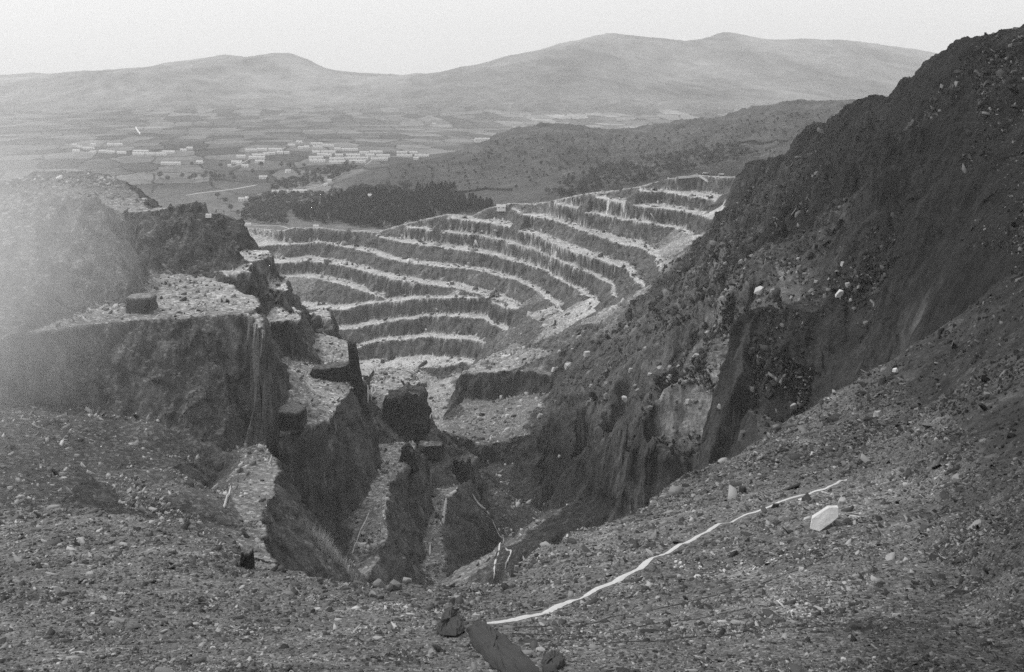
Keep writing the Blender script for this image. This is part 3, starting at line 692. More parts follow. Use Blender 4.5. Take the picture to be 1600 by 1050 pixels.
B = [
 (1318,786,21,9,.38,'flat grey block just behind the big pale tilted slab',dict(tilt=(.25,-.1))),
 (1212,792,15,7,.035,'small dark rock sitting on the edge of the white path',dict()),
 (1274,783,16,6,.16,'low grey stone between white path and big pale slab',dict()),
 (1160,770,16,12,.05,'dark round boulder on the scree above the white path',dict()),
 (1153,783,11,8,.2,'small grey boulder just below the dark round one above the path',dict()),
 (594,918,22,14,.22,'grey slab leaning left at the edge of the scree',dict(tilt=(.3,-.4))),
 (618,922,27,18,.17,'largest block of the group at the near edge of the pit',dict(tilt=(.2,.15))),
 (636,911,20,9,.3,'pale flat stone on top right of the slab group at the pit edge',dict()),
 (582,931,17,9,.3,'pale flat slab lying below the slab group at the pit edge',dict(tilt=(.3,.4))),
 (671,925,9,4,.6,'small white stone right of the slab group at the pit edge',dict(tilt=(0,.5))),
 (747,929,12,5,.5,'small white splinter at the foot of the white stream line',dict(tilt=(0,-.4))),
 (712,936,9,5,.45,'pale pebble between the two small white splinters on the rim',dict()),
 (808,890,12,7,.35,'pale topped rock among the white stream lines in the pit',dict()),
 (792,829,11,5,.35,'pale slab on the dark pit slope above the stream bend',dict()),
 (1186,455,19,10,.55,'large pale slab high on the dark hillside left of centre',dict(tilt=(.3,.1))),
 (1224,438,12,8,.6,'pale pointed slab uphill right of the large pale slab',dict(tilt=(.2,-.6))),
 (1312,459,18,8,.6,'pale split slab alone in the middle of the dark hillside',dict(tilt=(.3,-.1))),
 (1110,413,10,9,.6,'pale tilted stone standing highest on the dark talus edge',dict(tilt=(.3,-.7))),
 (1399,582,12,7,.7,'small white boulder alone on the right hillside',dict()),
 (1372,650,17,9,.4,'pale stone at the foot of the dark outcrop on the right',dict()),
 (1240,637,15,9,.4,'pale boulder at the middle foot of the dark outcrop',dict(tilt=(.2,-.4))),
 (1283,668,14,8,.3,'grey boulder right of the outcrop foot above the near scree',dict()),
 (1181,711,13,6,.5,'pale flat stone on the scree crest below the outcrop',dict()),
 (1270,710,8,5,.6,'tiny white stone on the scree crest right of the flat one',dict()),
 (978,478,14,14,.5,'pale slab on end where the lowest benches meet the talus',dict(tilt=(.2,-.6))),
 (918,556,16,7,.55,'white block on the talus above the dark hollow',dict()),
 (868,577,16,6,.6,'left white slab of the pair on the talus crest',dict()),
 (889,573,18,7,.55,'right white slab of the pair on the talus crest',dict(tilt=(.1,-.3))),
 (977,625,13,7,.6,'pale slab halfway down the talus above the bowl',dict(tilt=(.1,-.3))),
 (1075,628,12,6,.5,'pale stone on the talus above the pale cliff',dict()),
 (1415,877,13,5,.35,'long grey stone low on the near scree at far right',dict()),
 (1419,826,14,5,.4,'pale flat stone on the near scree right of the big slab',dict()),
 (1447,825,26,8,.1,'long dark slab lying on the near scree at far right',dict()),
 (1405,880,12,5,.45,'pale pebble beside the long grey stone at far right',dict()),
 (1252,892,11,6,.45,'pale square stone on the scree below the white patches',dict()),
 (1400,963,15,5,.35,'pale flat stone near the lower right corner',dict()),
 (1318,1034,12,7,.5,'white stone near the bottom edge right of centre',dict()),
 (1366,1030,9,4,.4,'small pale stone near the bottom edge at right',dict()),
 (496,954,15,6,.55,'pale slab on the near scree below the white bush patch',dict()),
 (332,1014,11,5,.6,'small white stone on the lower left scree',dict(tilt=(0,.4))),
 (402,846,11,6,.6,'white stone on the gallery edge by the dark block',dict(tilt=(0,-.4))),
 (140,899,18,5,.35,'pale flat slab at the left edge of the near scree',dict()),
 (176,897,10,4,.35,'small pale stone right of the slab at the left edge',dict()),
 (445,960,20,8,.17,'broad grey slab half buried in the lower left scree',dict()),
 (455,614,11,5,.75,'white boulder on the gallery floor above the square block',dict()),
 (533,756+51,11,4,.5,'small pale slab on the gully slope beside the second rib',dict()),
 (875,716,9,3,.5,'pale sliver on the dark slope of the central bowl',dict()),
 (1161,684,18,12,.12,'grey boulder right of the pale cliff foot',dict()),
 (590,1000,20,6,.35,'pale slab lying in the bottom centre scree',dict()),
 (675,1020,16,6,.3,'grey slab left of the long dark shadow slab at the bottom',dict()),
 (868,628,5,4,.3,'little grey stone at the top of the bowl rim',dict()),
]
for px, py, wp, hp, tn, lb, kw in B:
    boulder(px, py, wp, hp, tn * .85, lb, **kw)
# loose slabs scattered over the hillside and the near scree, alike
r_ = random.Random(11)
GR = [('slate slab lying loose on the dark middle of the right hillside', 'slabs over the right hillside', (1120, 1330, 400, 470), 34, (5, 13), (.1, .5)),
      ('broken slab on the debris slope between quarry benches and bowl', 'slabs on the debris slope', (900, 1130, 500, 640), 40, (5, 13), (.12, .5)),
      ('fallen slate block on the pale talus below the bench ends', 'blocks on the pale talus', (760, 900, 510, 575), 26, (4, 9), (.2, .5)),
      ('loose slate slab lying on the near scree at lower left', 'slabs on the lower left scree', (120, 640, 930, 1045), 44, (6, 15), (.1, .4)),
      ('loose slate slab on the near scree below the white path', 'slabs on the scree below the path', (900, 1400, 860, 1045), 36, (5, 12), (.08, .4)),
      ('fallen slab on the terrace left of the central bowl', 'slabs on the terrace by the bowl', (690, 850, 630, 690), 24, (5, 12), (.12, .4)),
      ('white broken stone in the pale patch beside the path', 'white stones beside the path', (1050, 1160, 873, 893), 22, (3, 7), (.6, .75)),
      ('white broken stone in the upper pale patch beside the path', 'white stones in the upper patch', (1190, 1270, 850, 880), 14, (3, 7), (.55, .75))]
for lb, gp, (x0, x1, y0, y1), n, (w0, w1), (t0, t1) in GR:
    for k in range(n):
        wp = r_.uniform(w0, w1)
        boulder(r_.uniform(x0, x1), r_.uniform(y0, y1), wp, wp * r_.uniform(.28, .5), r_.uniform(t0, t1) * .85, lb, name='slate_boulder', cat='stone', group=gp, tilt=(r_.uniform(-.1, .4), r_.uniform(-.4, .4)), seed=k)

# ------------------------------------------------------------------ standing rock blocks left between the galleries
def block(px, py, wp, hp, deep, tside, ttop, label, Y=None, lean=0.0, yaw=0.0, taper=.86, jag=.1, seed=0, topslope=0.0, peak=0.0):
    if Y is None: X, Y, z = hit(px, py, 40)
    else: X = (px - CX) / F * Y; z = -rat(py) * Y
    w_ = wp * Y / F; h_ = hp * Y / F; NA, NL = 48, 16
    vs = []; tn = []
    sc = max(w_, h_)
    r0 = np.random.default_rng(seed + 3).uniform(-50, 50, 2)
    for l in range(NL + 1):
        t = l / NL; e = 1 - (1 - taper) * t
        zz = -.25 * h_ + 1.25 * h_ * t
        for a in range(NA):
            an = a / NA * 2 * math.pi; c, s_ = math.cos(an), math.sin(an)
            q = 1 / (abs(c) ** 5 + abs(s_) ** 5) ** .2
            nx = float(noise(np.array([an * 2.2 + r0[0]]), np.array([t * 2.5 + r0[1]]), seed)[0]) * jag + float(noise(np.array([an * 7 + r0[0]]), np.array([t * 9 + r0[1]]), seed + 5)[0]) * jag * .45
            x = c * q * .5 * w_ * e * (1 + nx) + lean * w_ * t; y = s_ * q * .5 * deep * e * (1 + nx)
            pk = peak * h_ * t * max(0, 1 - abs(c * q + .1) * 1.2)
            tz = topslope * h_ * t * c + (float(noise(np.array([an * 3]), np.array([seed * 3.3]))[0]) * jag * h_ * .6 * t)
            vs.append((x, y, zz + tz + pk)); tn.append(tside if t < .93 else (tside + ttop) / 2)
    top = [NL * NA + a for a in range(NA)]; rings = [top]
    F_ = []
    for l in range(NL):
        for a in range(NA):
            F_.append((l * NA + a, l * NA + (a + 1) % NA, (l + 1) * NA + (a + 1) % NA, (l + 1) * NA + a))
    prev = top
    for kk in (.7, .35):
        cx_ = sum(vs[i][0] for i in top) / NA; cy_ = sum(vs[i][1] for i in top) / NA; cz_ = sum(vs[i][2] for i in top) / NA
        cur = []
        for i in top:
            cur.append(len(vs)); v = vs[i]
            vs.append((cx_ + (v[0] - cx_) * kk, cy_ + (v[1] - cy_) * kk, cz_ + (v[2] - cz_) * (kk ** .5) + (1 - kk) * .25 * peak * h_ + random.uniform(-.02, .02) * h_)); tn.append(ttop)
        for a in range(NA): F_.append((prev[a], prev[(a + 1) % NA], cur[(a + 1) % NA], cur[a]))
        prev = cur
    F_.append(tuple(prev))
    me = pymesh('rock_block', vs, F_)
    a = me.attributes.new('tone', 'FLOAT', 'POINT'); a.data.foreach_set('value', np.array(tn, np.float32))
    o = link('rock_block', me, M_quarry if Y > 200 else M_big); o.location = (X, Y, z); o.rotation_euler = (0, 0, yaw)
    o['label'] = label; o['category'] = 'rock'
    return o
block(456, 662, 42, 24, 15, .045, .24, 'square rock block with rubble top on the second gallery floor', jag=.09, taper=.9, seed=1, yaw=-.15)
block(221, 484, 42, 22, 14, .05, .2, 'square rock block on the upper left rubble terrace', jag=.09, taper=.9, seed=2)
block(631, 666, 84, 52, 26, .045, .09, 'big dark ragged rock block left on the long rib', seed=3, jag=.22, peak=.18, taper=.66, lean=.03, topslope=.12)
block(637, 728, 30, 26, 12, .035, .05, 'small dark rock knob at the head of the middle rib', seed=4, jag=.24, taper=.6, peak=.3)
block(673, 708, 42, 15, 10, .04, .14, 'low flat topped rock step at the head of the third rib', seed=5, jag=.16, taper=.85)
block(722, 748, 34, 32, 12, .045, .13, 'rough rock knob at the right head of the third rib', seed=6, jag=.26, taper=.65)
block(559, 602, 20, 66, 10, .035, .06, 'tall thin dark rock fin leaning beside the gallery floor', seed=7, lean=-.45, taper=.6, jag=.12, yaw=.1)
block(517, 588, 62, 17, 12, .035, .1, 'low dark rock step left of the tall fin', seed=8, jag=.1, taper=.92, topslope=.2)
block(386, 884, 20, 25, 1.8, .03, .16, 'dark upright rock block on the near rim at left', seed=9, jag=.2, taper=.75)
def shadow_slab(pts, h_, tside, ttop, label, seed, cat='rock', name='rock_block'):
    """a solid slab standing in for a dark shadow shape: its foot follows the ground, its top is rough"""
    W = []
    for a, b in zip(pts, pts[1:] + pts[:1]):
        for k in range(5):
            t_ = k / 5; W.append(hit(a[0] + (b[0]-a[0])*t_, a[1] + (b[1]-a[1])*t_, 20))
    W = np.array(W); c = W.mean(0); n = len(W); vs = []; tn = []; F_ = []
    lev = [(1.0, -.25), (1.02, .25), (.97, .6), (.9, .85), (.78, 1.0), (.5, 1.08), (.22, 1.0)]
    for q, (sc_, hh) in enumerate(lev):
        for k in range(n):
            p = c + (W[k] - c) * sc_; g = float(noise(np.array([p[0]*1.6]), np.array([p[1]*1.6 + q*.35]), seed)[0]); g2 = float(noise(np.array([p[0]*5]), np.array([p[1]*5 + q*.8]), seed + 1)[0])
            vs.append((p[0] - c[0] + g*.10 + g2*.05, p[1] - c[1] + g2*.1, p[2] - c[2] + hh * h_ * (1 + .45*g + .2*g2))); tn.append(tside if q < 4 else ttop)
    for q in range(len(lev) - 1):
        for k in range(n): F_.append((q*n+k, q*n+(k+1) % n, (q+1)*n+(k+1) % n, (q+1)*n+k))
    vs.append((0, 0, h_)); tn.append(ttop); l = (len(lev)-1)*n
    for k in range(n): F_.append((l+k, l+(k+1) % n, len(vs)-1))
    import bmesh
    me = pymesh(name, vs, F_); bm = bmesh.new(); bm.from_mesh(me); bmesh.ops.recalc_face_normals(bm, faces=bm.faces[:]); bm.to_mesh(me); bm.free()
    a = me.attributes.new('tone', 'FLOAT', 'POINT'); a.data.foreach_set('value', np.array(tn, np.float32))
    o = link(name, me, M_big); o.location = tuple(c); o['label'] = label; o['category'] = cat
shadow_slab([(695,958),(706,952),(716,966),(726,988),(712,996),(690,994),(683,984)], .4, .04, .05, 'dark pointed shadow slab lying on the scree left of the path end', 10)  # these dark slabs stand in for a ghostly diagonal shadow on the scree
shadow_slab([(730,985),(746,972),(762,978),(790,1002),(822,1030),(842,1056),(800,1060),(765,1040),(738,1008)], .34, .04, .05, 'long dark shadow slab running down to the bottom edge of the scree', 11)
shadow_slab([(846,1034),(860,1024),(876,1026),(882,1040),(872,1052),(850,1054)], .3, .04, .05, 'small dark shadow slab at the bottom edge right of the long one', 12)
def leaning_slab(pts, thick, tone, label, seed, back=.35):
    """a single split slab of slate leaning back on the slope"""
    import bmesh
    cx_ = sum(p[0] for p in pts) / len(pts); by = max(p[1] for p in pts); X0, Y0, z0 = hit(cx_, by - 3, 20); r = random.Random(seed)
    bm = bmesh.new(); fr_ = []; bk = []
    for x, y in pts:
        X, Zh = (x - cx_) * Y0 / F, (by - y) * Y0 / F * .62 - .1
        fr_.append(bm.verts.new((X, back * Zh + r.uniform(-.02, .02), Zh))); bk.append(bm.verts.new((X * .96 + .12, back * Zh + thick, Zh * .93 + .05 + r.uniform(-.03, .03))))
    n = len(pts); bm.faces.new(fr_); bm.faces.new(bk[::-1])
    for k in range(n): bm.faces.new((fr_[k], bk[k], bk[(k+1) % n], fr_[(k+1) % n]))
    bmesh.ops.recalc_face_normals(bm, faces=bm.faces[:]); bmesh.ops.bevel(bm, geom=bm.edges[:], offset=.03, segments=1, affect='EDGES', clamp_overlap=True)
    me = bpy.data.meshes.new('slate_boulder'); bm.to_mesh(me); bm.free()
    a = me.attributes.new('tone', 'FLOAT', 'POINT'); a.data.foreach_set('value', np.full(len(me.vertices), tone, np.float32))
    o = link('slate_boulder', me, M_big); o.location = (X0, Y0, z0); o['label'] = label; o['category'] = 'stone'
leaning_slab([(1266,826),(1272,808),(1302,788),(1318,788),(1314,806),(1296,820),(1280,831)], .5, .5, 'big pale tilted slab standing alone right of the white path', 14, .9)
block(660, 605, 14, 8, 8, .07, .2, 'low rock stump on the pale pit floor', seed=13)

# ------------------------------------------------------------------ paths and streams draped over the ground
def ribbon(name, pts, wpx, tone, m, off=.04, edge=.25, ymin=20, wm=None, wtaper=1.0, **props):
    W = [hit(p[0], p[1], ymin) for p in pts]
    out = []
    for a, b in zip(W[:-1], W[1:]):
        n = max(2, int(math.dist(a[:2], b[:2]) / (a[1] * .0035)))
        for k in range(n):
            t = k / n; out.append((a[0] + (b[0] - a[0]) * t, a[1] + (b[1] - a[1]) * t))
    out.append(W[-1][:2]); out = np.array(out); n = len(out)
    if n > 6:
        for _ in range(3): out[1:-1] = (out[:-2] + out[1:-1] * 2 + out[2:]) / 4
    d = np.gradient(out, axis=0); d /= np.maximum(np.hypot(d[:, 0], d[:, 1])[:, None], 1e-6); nrm = np.stack([-d[:, 1], d[:, 0]], 1)
    wid = (wm if wm else np.mean([p[1] for p in W]) * wpx / F) * np.linspace(1, wtaper, n)
    k = np.arange(n); wid = wid * (1 + edge * noise(k * .35, k * 0, 3) + edge * .6 * noise(k * .9, k * 0, 7)) * np.clip(np.minimum(k, n - 1 - k) / 3 + .35, 0, 1)
    cols = []
    for q in (-.5, -.25, 0, .25, .5):
        p = out + nrm * (wid * q)[:, None]; z = gza(p[:, 0], p[:, 1]) + off * (1.0 if abs(q) < .4 else .25)
        cols.append(np.stack([p[:, 0], p[:, 1], z], 1))
    vs = np.stack(cols, 1).reshape(-1, 3); q = []
    for i in range(n - 1):
        for c in range(4): q += [i*5+c, i*5+c+1, i*5+5+c+1, i*5+5+c]
    me = npmesh(name, vs, np.array(q), np.full(len(q)//4, 4), None, True)
    return link(name, me, m, **props)
M_path = plain('trodden_pale_stone', .46, .4, 6, .9)
M_stream = plain('foaming_water', .55, .3, 1.0, .5)
M_road = plain('pale_gravel_road', .42, .15, .2, .9)
M_river = plain('river_shallows', .34, .2, .02, .4)
ribbon('path', PATH, 17, 0, M_path, .10, .2, kind='structure', wtaper=.42)
M_track = plain('worn_track', .12, .3, 2, .9); M_rut = plain('dark_rut', .035, .4, 2, .9)  # ruts are thin dark ribbons on the scree
ribbon('track', [(690,672),(720,670),(760,684),(800,690)], 10, 0, M_track, .9, .25, 200, kind='structure')
for pl in ([(790,982),(850,980),(950,965),(1060,945),(1180,915),(1250,890),(1310,862)], [(800,990),(900,992),(1020,975),(1150,955),(1300,940)], [(900,1010),(1050,1000),(1200,985),(1380,965)]):
    ribbon('track', pl, 5, 0, M_rut, .04, .5, kind='structure')
for pl, wp in [([(738,772),(745,781),(755,795),(770,812),(787,842)], 2.2), ([(787,842),(780,862),(773,884),(772,900),(769,915)], 3.5),
           ([(790,858),(800,861),(795,874),(789,892)], 2.6), ([(817,871),(821,880),(824,890),(821,904)], 3.2),
           ([(697,780),(694,800),(688,822)], 5), ([(672,850),(671,870)], 3.5), ([(547,886),(539,904)], 3.5),
           ([(577,802),(563,830),(550,868)], 1.6), ([(360,762),(349,795)], 3.2), ([(566,597),(582,600),(588,612),(580,622),(575,630)], 3)]:
    ribbon('stream', pl, wp, 0, M_stream, .9, .4, 200, kind='structure')
ribbon('road', [(381,352),(440,353),(500,356),(560,360),(610,360)], 2.0, 0, M_road, .6, .1, 1480, kind='structure')
ribbon('river', [(290,306),(310,302),(340,299),(370,295),(402,289)], 5.5, 0, M_river, .8, .3, 1600, kind='structure')
ribbon('road', [(360,262),(372,258),(386,251),(400,242),(420,240),(436,236),(446,230)], 1.5, 0, M_road, .8, .1, 1600, kind='structure')
ribbon('road', [(570,258),(582,250),(600,246),(640,243)], 1.4, 0, M_road, .8, .1, 1600, kind='structure')
ribbon('road', [(425,301),(455,297),(480,296),(500,292),(512,284),(520,277)], 1.8, 0, M_road, .8, .1, 1600, kind='structure')

# ------------------------------------------------------------------ village houses
M_wall = plain('whitewashed_wall', .8, .12, .3); M_roof = plain('slate_roof', .48, .15, .4, .5); M_brick = plain('grey_brick', .3, .2, 1)  # roof colour lightened to carry the sky's reflection off slate
M_dark = plain('dark_opening', .03, .1, 1)
def gable(L_, D_, H_, R_, ov=.4):
    w = pymesh('wall', [(-L_/2,-D_/2,-3),(L_/2,-D_/2,-3),(L_/2,D_/2,-3),(-L_/2,D_/2,-3),(-L_/2,-D_/2,H_),(L_/2,-D_/2,H_),(L_/2,D_/2,H_),(-L_/2,D_/2,H_),(-L_/2,0,H_+R_),(L_/2,0,H_+R_)],
               [(0,1,5,4),(2,3,7,6),(1,2,6,9,5),(3,0,4,8,7)])
    a, b, t = L_/2+ov, D_/2+ov, .25; e = H_ - ov * R_ / (D_/2)
    r = pymesh('roof', [(-a,-b,e+.06),(a,-b,e+.06),(a,0,H_+R_+.06),(-a,0,H_+R_+.06),(a,b,e+.06),(-a,b,e+.06),(-a,-b,e+t),(a,-b,e+t),(a,0,H_+R_+t),(-a,0,H_+R_+t),(a,b,e+t),(-a,b,e+t)],
               [(0,3,2,1),(3,5,4,2),(6,7,8,9),(9,8,10,11),(0,1,7,6),(5,11,10,4),(0,6,9,3),(3,9,11,5),(1,2,8,7),(2,4,10,8)])
    return w, r
def boxm(name, x0, x1, y0, y1, z0, z1):
    return pymesh(name, [(x0,y0,z0),(x1,y0,z0),(x1,y1,z0),(x0,y1,z0),(x0,y0,z1),(x1,y0,z1),(x1,y1,z1),(x0,y1,z1)], [(0,3,2,1),(4,5,6,7),(0,1,5,4),(1,2,6,5),(2,3,7,6),(3,0,4,7)])
HM = {}
def house(x0, x1, y, label, group, name='house_row', cat='houses', rz=0.0, hh=5.2, ymin=1560):
    X, Y, z = hit((x0 + x1) / 2, y + 1.5, ymin)
    Lm = (x1 - x0) * Y / F; key = (max(1, round(Lm / 12)), hh)
    if key not in HM:
        L_ = key[0] * 12.0; w, r = gable(L_, 8.0, hh - .4, 3.2); w.materials.append(M_wall); r.materials.append(M_roof)
        ch = boxm('chimney', -.9, .9, -.5, .5, hh + 1.6, hh + 4.6); ch.materials.append(M_brick)
        wn = boxm('window', -.55, .55, -.03, .03, 0, 1.3); wn.materials.append(M_dark)
        HM[key] = (w, r, ch, wn, L_)
    w, r, ch, wn, L_ = HM[key]
    t = thing(name, label, cat, (X, Y, z), rz, group); q_ = min(1, Lm / 10); t.scale = (Lm / L_, q_, q_)
    link('wall', w, None, t); link('roof', r, None, t)
    for k in range(key[0]):
        c = link('chimney', ch, None, t); c.location = (-L_/2 + 12 * k + 6, 0, 0)
        for dx in (-3, 3):
            o = link('window', wn, None, t); o.location = (-L_/2 + 12 * k + 6 + dx, -4.52, 1.8)
V1 = [(450,461,227),(463,472,222),(466,474,231),(475,483,230),(486,504,225),(489,504,230),(505,521,228),(488,500,238),(502,524,238),(496,512,242),(483,505,247),(484,508,252),(508,518,243),(515,538,249),(515,540,254),(534,559,234),(541,562,243),(538,575,248),(546,571,253),(562,576,239),(578,598,238),(571,585,243),(588,609,244),(580,606,249),(522,532,233),(524,536,243),(620,636,239),(640,652,239),(620,644,244),(648,670,244),(646,654,248)]
V2 = [(370,383,245),(384,402,235),(402,417,234),(420,441,234),(433,443,239),(444,452,239),(394,414,243),(411,420,241),(389,414,247),(362,378,254),(378,388,260),(399,413,253),(356,361,259),(370,377,256),(420,430,240)]
V3 = [(113,120,227),(122,128,230),(114,124,236),(130,147,232),(141,150,238),(142,150,226),(155,167,237),(168,179,238),(179,191,226),(168,177,226),(183,197,239),(208,232,237),(207,226,241),(228,242,241),(244,260,241),(254,273,238),(282,291,235),(292,301,232)]
for a in V1: house(*a, 'long pale terrace of houses in the main village beyond the quarry', 'terraces of the main village', rz=random.uniform(-.08, .08))
for a in V2: house(*a, 'pale terrace of houses in the smaller western end of the village', 'terraces west of the main village', rz=random.uniform(-.15, .15))
for a in V3: house(*a, 'pale houses strung along the valley road at far left', 'houses along the far left road', rz=random.uniform(-.1, .1))
house(252, 282, 256, 'single long pale terrace alone in fields left of the village', None)
one = [(307,317,254,'white farmhouse alone in fields right of the single long terrace'),(446,454,268,'white cottage alone just below the main village'),(405,417,278,'pale cottage pair among trees left of the wooded slope'),
 (425,450,301,'long low white building beside the valley road near the wood'),(458,480,300,'broad white building at the road bend near the wood'),(449,458,308,'small white house below the long low building'),
 (373,381,313,'left small white house above the quarry access road'),(383,392,312,'right small white house above the quarry access road'),(513,523,308,'white house at the left end of the dark wood'),
 (520,527,300,'small house just up the road from the dark wood'),(575,584,308,'white house at the upper edge of the dark wood'),(454,461,326,'white cottage below the wood nearest the quarry rim'),
 (592,600,339,'white cottage enclosed within the dark wood'),(742,765,219,'white farm buildings where the brown hill meets the fields'),(675,681,193,'tiny white farm in the far fields at the foot of the mountain'),
 (506,512,289,'lowest house of the three up the lane'),(512,518,283,'middle house of the three up the lane'),(517,523,278,'topmost house of the three up the lane')]
for x0, x1, y, lb in one: house(x0, x1, y, lb, None, name='cottage', cat='house', rz=random.uniform(-.4, .4))
house(384, 392, 351, 'small pale shed at the left end of the quarry road', None, name='shed', cat='shed', hh=3.0, ymin=1470)
house(490, 498, 354, 'small pale shed halfway along the quarry road', None, name='shed', cat='shed', hh=3.0, ymin=1470)
house(776, 790, 325, 'dark gabled engine shed on the upper quarry yard', None, name='shed', cat='shed', hh=4.0, ymin=1250)
house(322, 330, 336, 'tiny pale hut on the top left gallery', None, name='shed', cat='shed', hh=2.0, ymin=500)
def wall_line(pts, label, h_=2.5, wd=1.6, ymin=1600, tone=.45):
    W = [hit(p[0], p[1], ymin) for p in pts]; vs = []; F_ = []
    P = []
    for a, b in zip(W[:-1], W[1:]):
        n = max(2, int(math.dist(a[:2], b[:2]) / 10)); P += [(a[0] + (b[0]-a[0])*k/n, a[1] + (b[1]-a[1])*k/n) for k in range(n)]
    P.append(W[-1][:2])
    for k, p in enumerate(P):
        q = P[min(k+1, len(P)-1)]; q0 = P[max(k-1, 0)]; dx, dy = q[0]-q0[0], q[1]-q0[1]; l = math.hypot(dx, dy) or 1; nx, ny = -dy/l*wd/2, dx/l*wd/2; g = gz(*p); hk = h_ * random.uniform(.85, 1.15)
        vs += [(p[0]-nx, p[1]-ny, g-1), (p[0]+nx, p[1]+ny, g-1), (p[0]+nx*.7, p[1]+ny*.7, g+hk), (p[0]-nx*.7, p[1]-ny*.7, g+hk)]
    for k in range(len(P)-1):
        a = 4*k; F_ += [(a,a+4,a+7,a+3),(a+3,a+7,a+6,a+2),(a+2,a+6,a+5,a+1)]
    F_ += [(0,3,2,1),(len(vs)-4,len(vs)-3,len(vs)-2,len(vs)-1)]
    o = link('stone_wall', pymesh('stone_wall', vs, F_), plain('dry_stone', tone, .2, .5)); o['label'] = label; o['category'] = 'wall'; o['kind'] = 'thing'
wall_line([(257,200),(212,200),(219,210)], 'white walled enclosure corner in the fields at far left', 5, 4, tone=.7)
wall_line([(1150,264),(1120,262),(1060,266)], 'field wall across the brown hill behind the parked trucks', 2, 2, tone=.2)
wall_line([(710,302),(760,296),(800,298)], 'dark wall running from plantation along the hill foot', 4, 3, tone=.04)
wall_line([(1340,205),(1280,212),(1180,222),(1080,240)], 'dark boundary wall climbing across the brown hill', 4, 4, tone=.04)
wall_line([(1060,278),(1092,275),(1120,279)], 'pale parapet of slate along the topmost bench', 1.5, 2, ymin=1050, tone=.5)

# ------------------------------------------------------------------ quarry trucks
M_paint = plain('weathered_pale_paint', .55, .15, .8, .5); M_tyre = plain('rubber', .02, .1, 2); M_dp = plain('dark_paint', .05, .2, .8, .5)
def wheel_mesh():
    vs = []; F_ = []; n = 16
    for x in (-.3, .3):
        for r in (.95, .5): vs += [(x if r > .6 else x * .8, r * math.cos(a/n*6.2832), r * math.sin(a/n*6.2832)) for a in range(n)]
    for a in range(n):
        b = (a+1) % n; F_ += [(a, b, 2*n+b, 2*n+a), (n+a, n+b, b, a), (2*n+a, 2*n+b, 3*n+b, 3*n+a)]
    F_ += [tuple(range(n, 2*n))[::-1], tuple(range(3*n, 4*n))]
    me = pymesh('wheel', vs, F_); me.materials.append(M_tyre); return me
WH = wheel_mesh()
def truck(px, py, label, body, rz, ymin, sc=1.0, group=None):
    X, Y, z = hit(px, py, ymin); t = thing('dump_truck', label, 'truck', (X, Y, z + .1), rz, group); t.scale = (sc,)*3
    link('chassis', boxm('chassis', -3.9, 3.8, -1.0, 1.0, .8, 1.3), M_dp, t)
    cab = link('cab', pymesh('cab', [(-4,-1.2,1.3),(-2,-1.2,1.3),(-2,1.2,1.3),(-4,1.2,1.3),(-4,-1.2,2.3),(-2,-1.2,3.3),(-2,1.2,3.3),(-4,1.2,2.3),(-3.5,-1.2,3.3),(-3.5,1.2,3.3)], [(0,3,2,1),(0,1,5,8,4),(2,3,7,9,6),(1,2,6,5),(0,4,7,3),(4,8,9,7),(8,5,6,9)]), body, t)
    link('windscreen', pymesh('windscreen', [(-3.98,-1.05,2.4),(-3.98,1.05,2.4),(-3.56,1.05,3.22),(-3.56,-1.05,3.22)], [(0,3,2,1)]), M_dark, t).location = (-.04, 0, .02)
    link('dump_bed', pymesh('dump_bed', [(-1.8,-1.4,1.4),(3.6,-1.4,1.4),(3.6,1.4,1.4),(-1.8,1.4,1.4),(-1.9,-1.6,3.4),(4.3,-1.6,2.9),(4.3,1.6,2.9),(-1.9,1.6,3.4),(-1.7,-1.35,3.2),(4.0,-1.35,2.8),(4.0,1.35,2.8),(-1.7,1.35,3.2),(-1.6,-1.2,1.7),(3.4,-1.2,1.7),(3.4,1.2,1.7),(-1.6,1.2,1.7)],
         [(0,3,2,1),(0,1,5,4),(1,2,6,5),(2,3,7,6),(3,0,4,7),(4,5,9,8),(5,6,10,9),(6,7,11,10),(7,4,8,11),(8,9,13,12),(9,10,14,13),(10,11,15,14),(11,8,12,15),(12,13,14,15)]), body, t)
    for x in (-2.9, 1.2, 2.9):
        for y in (-1.25, 1.25):
            o = link('wheel', WH, None, t); o.location = (x, y, .95); o.rotation_euler = (0, 0, R(90))
truck(1102, 273, 'left of two pale trucks parked above the topmost bench', M_paint, .1, 1120, 1.15)
truck(1127, 275, 'right of two pale trucks parked above the topmost bench', M_paint, 2.9, 1090, 1.25)
truck(557, 385.5, 'dark truck on the wide bench at the left of the quarry', M_dp, .3, 1250, .9)
truck(857, 459, 'dark truck low on the right end of the quarry benches', M_dp, -.5, 1000, .8)
truck(770, 464, 'dark truck on the bench above the inner bowl', M_dp, .2, 1100, .8)
def pole(px, py, hm, label, ymin):
    X, Y, z = hit(px, py, ymin); r = .22; n = 8
    vs = [(r*(1-.4*k)*math.cos(a/n*6.283), r*(1-.4*k)*math.sin(a/n*6.283), -1 + (hm+1)*k) for k in (0, 1) for a in range(n)]
    F_ = [(a, (a+1) % n, n+(a+1) % n, n+a) for a in range(n)] + [tuple(range(n, 2*n))]
    t = thing('pole', label, 'pole', (X, Y, z)); link('shaft', pymesh('shaft', vs, F_), M_dp, t)
    link('crossarm', boxm('crossarm', -.9, .9, -.1, .1, hm - .8, hm - .6), M_dp, t)
pole(350, 338, 4.5, 'short dark pole on the top left gallery block', 560)
pole(1203, 249, 9, 'thin pole on the skyline right of the parked trucks', 900)
pole(1315, 176, 12, 'thin pole near the skyline of the brown hill', 1900)
pole(845, 318, 9, 'thin pole on the quarry yard beyond the benches', 1250)

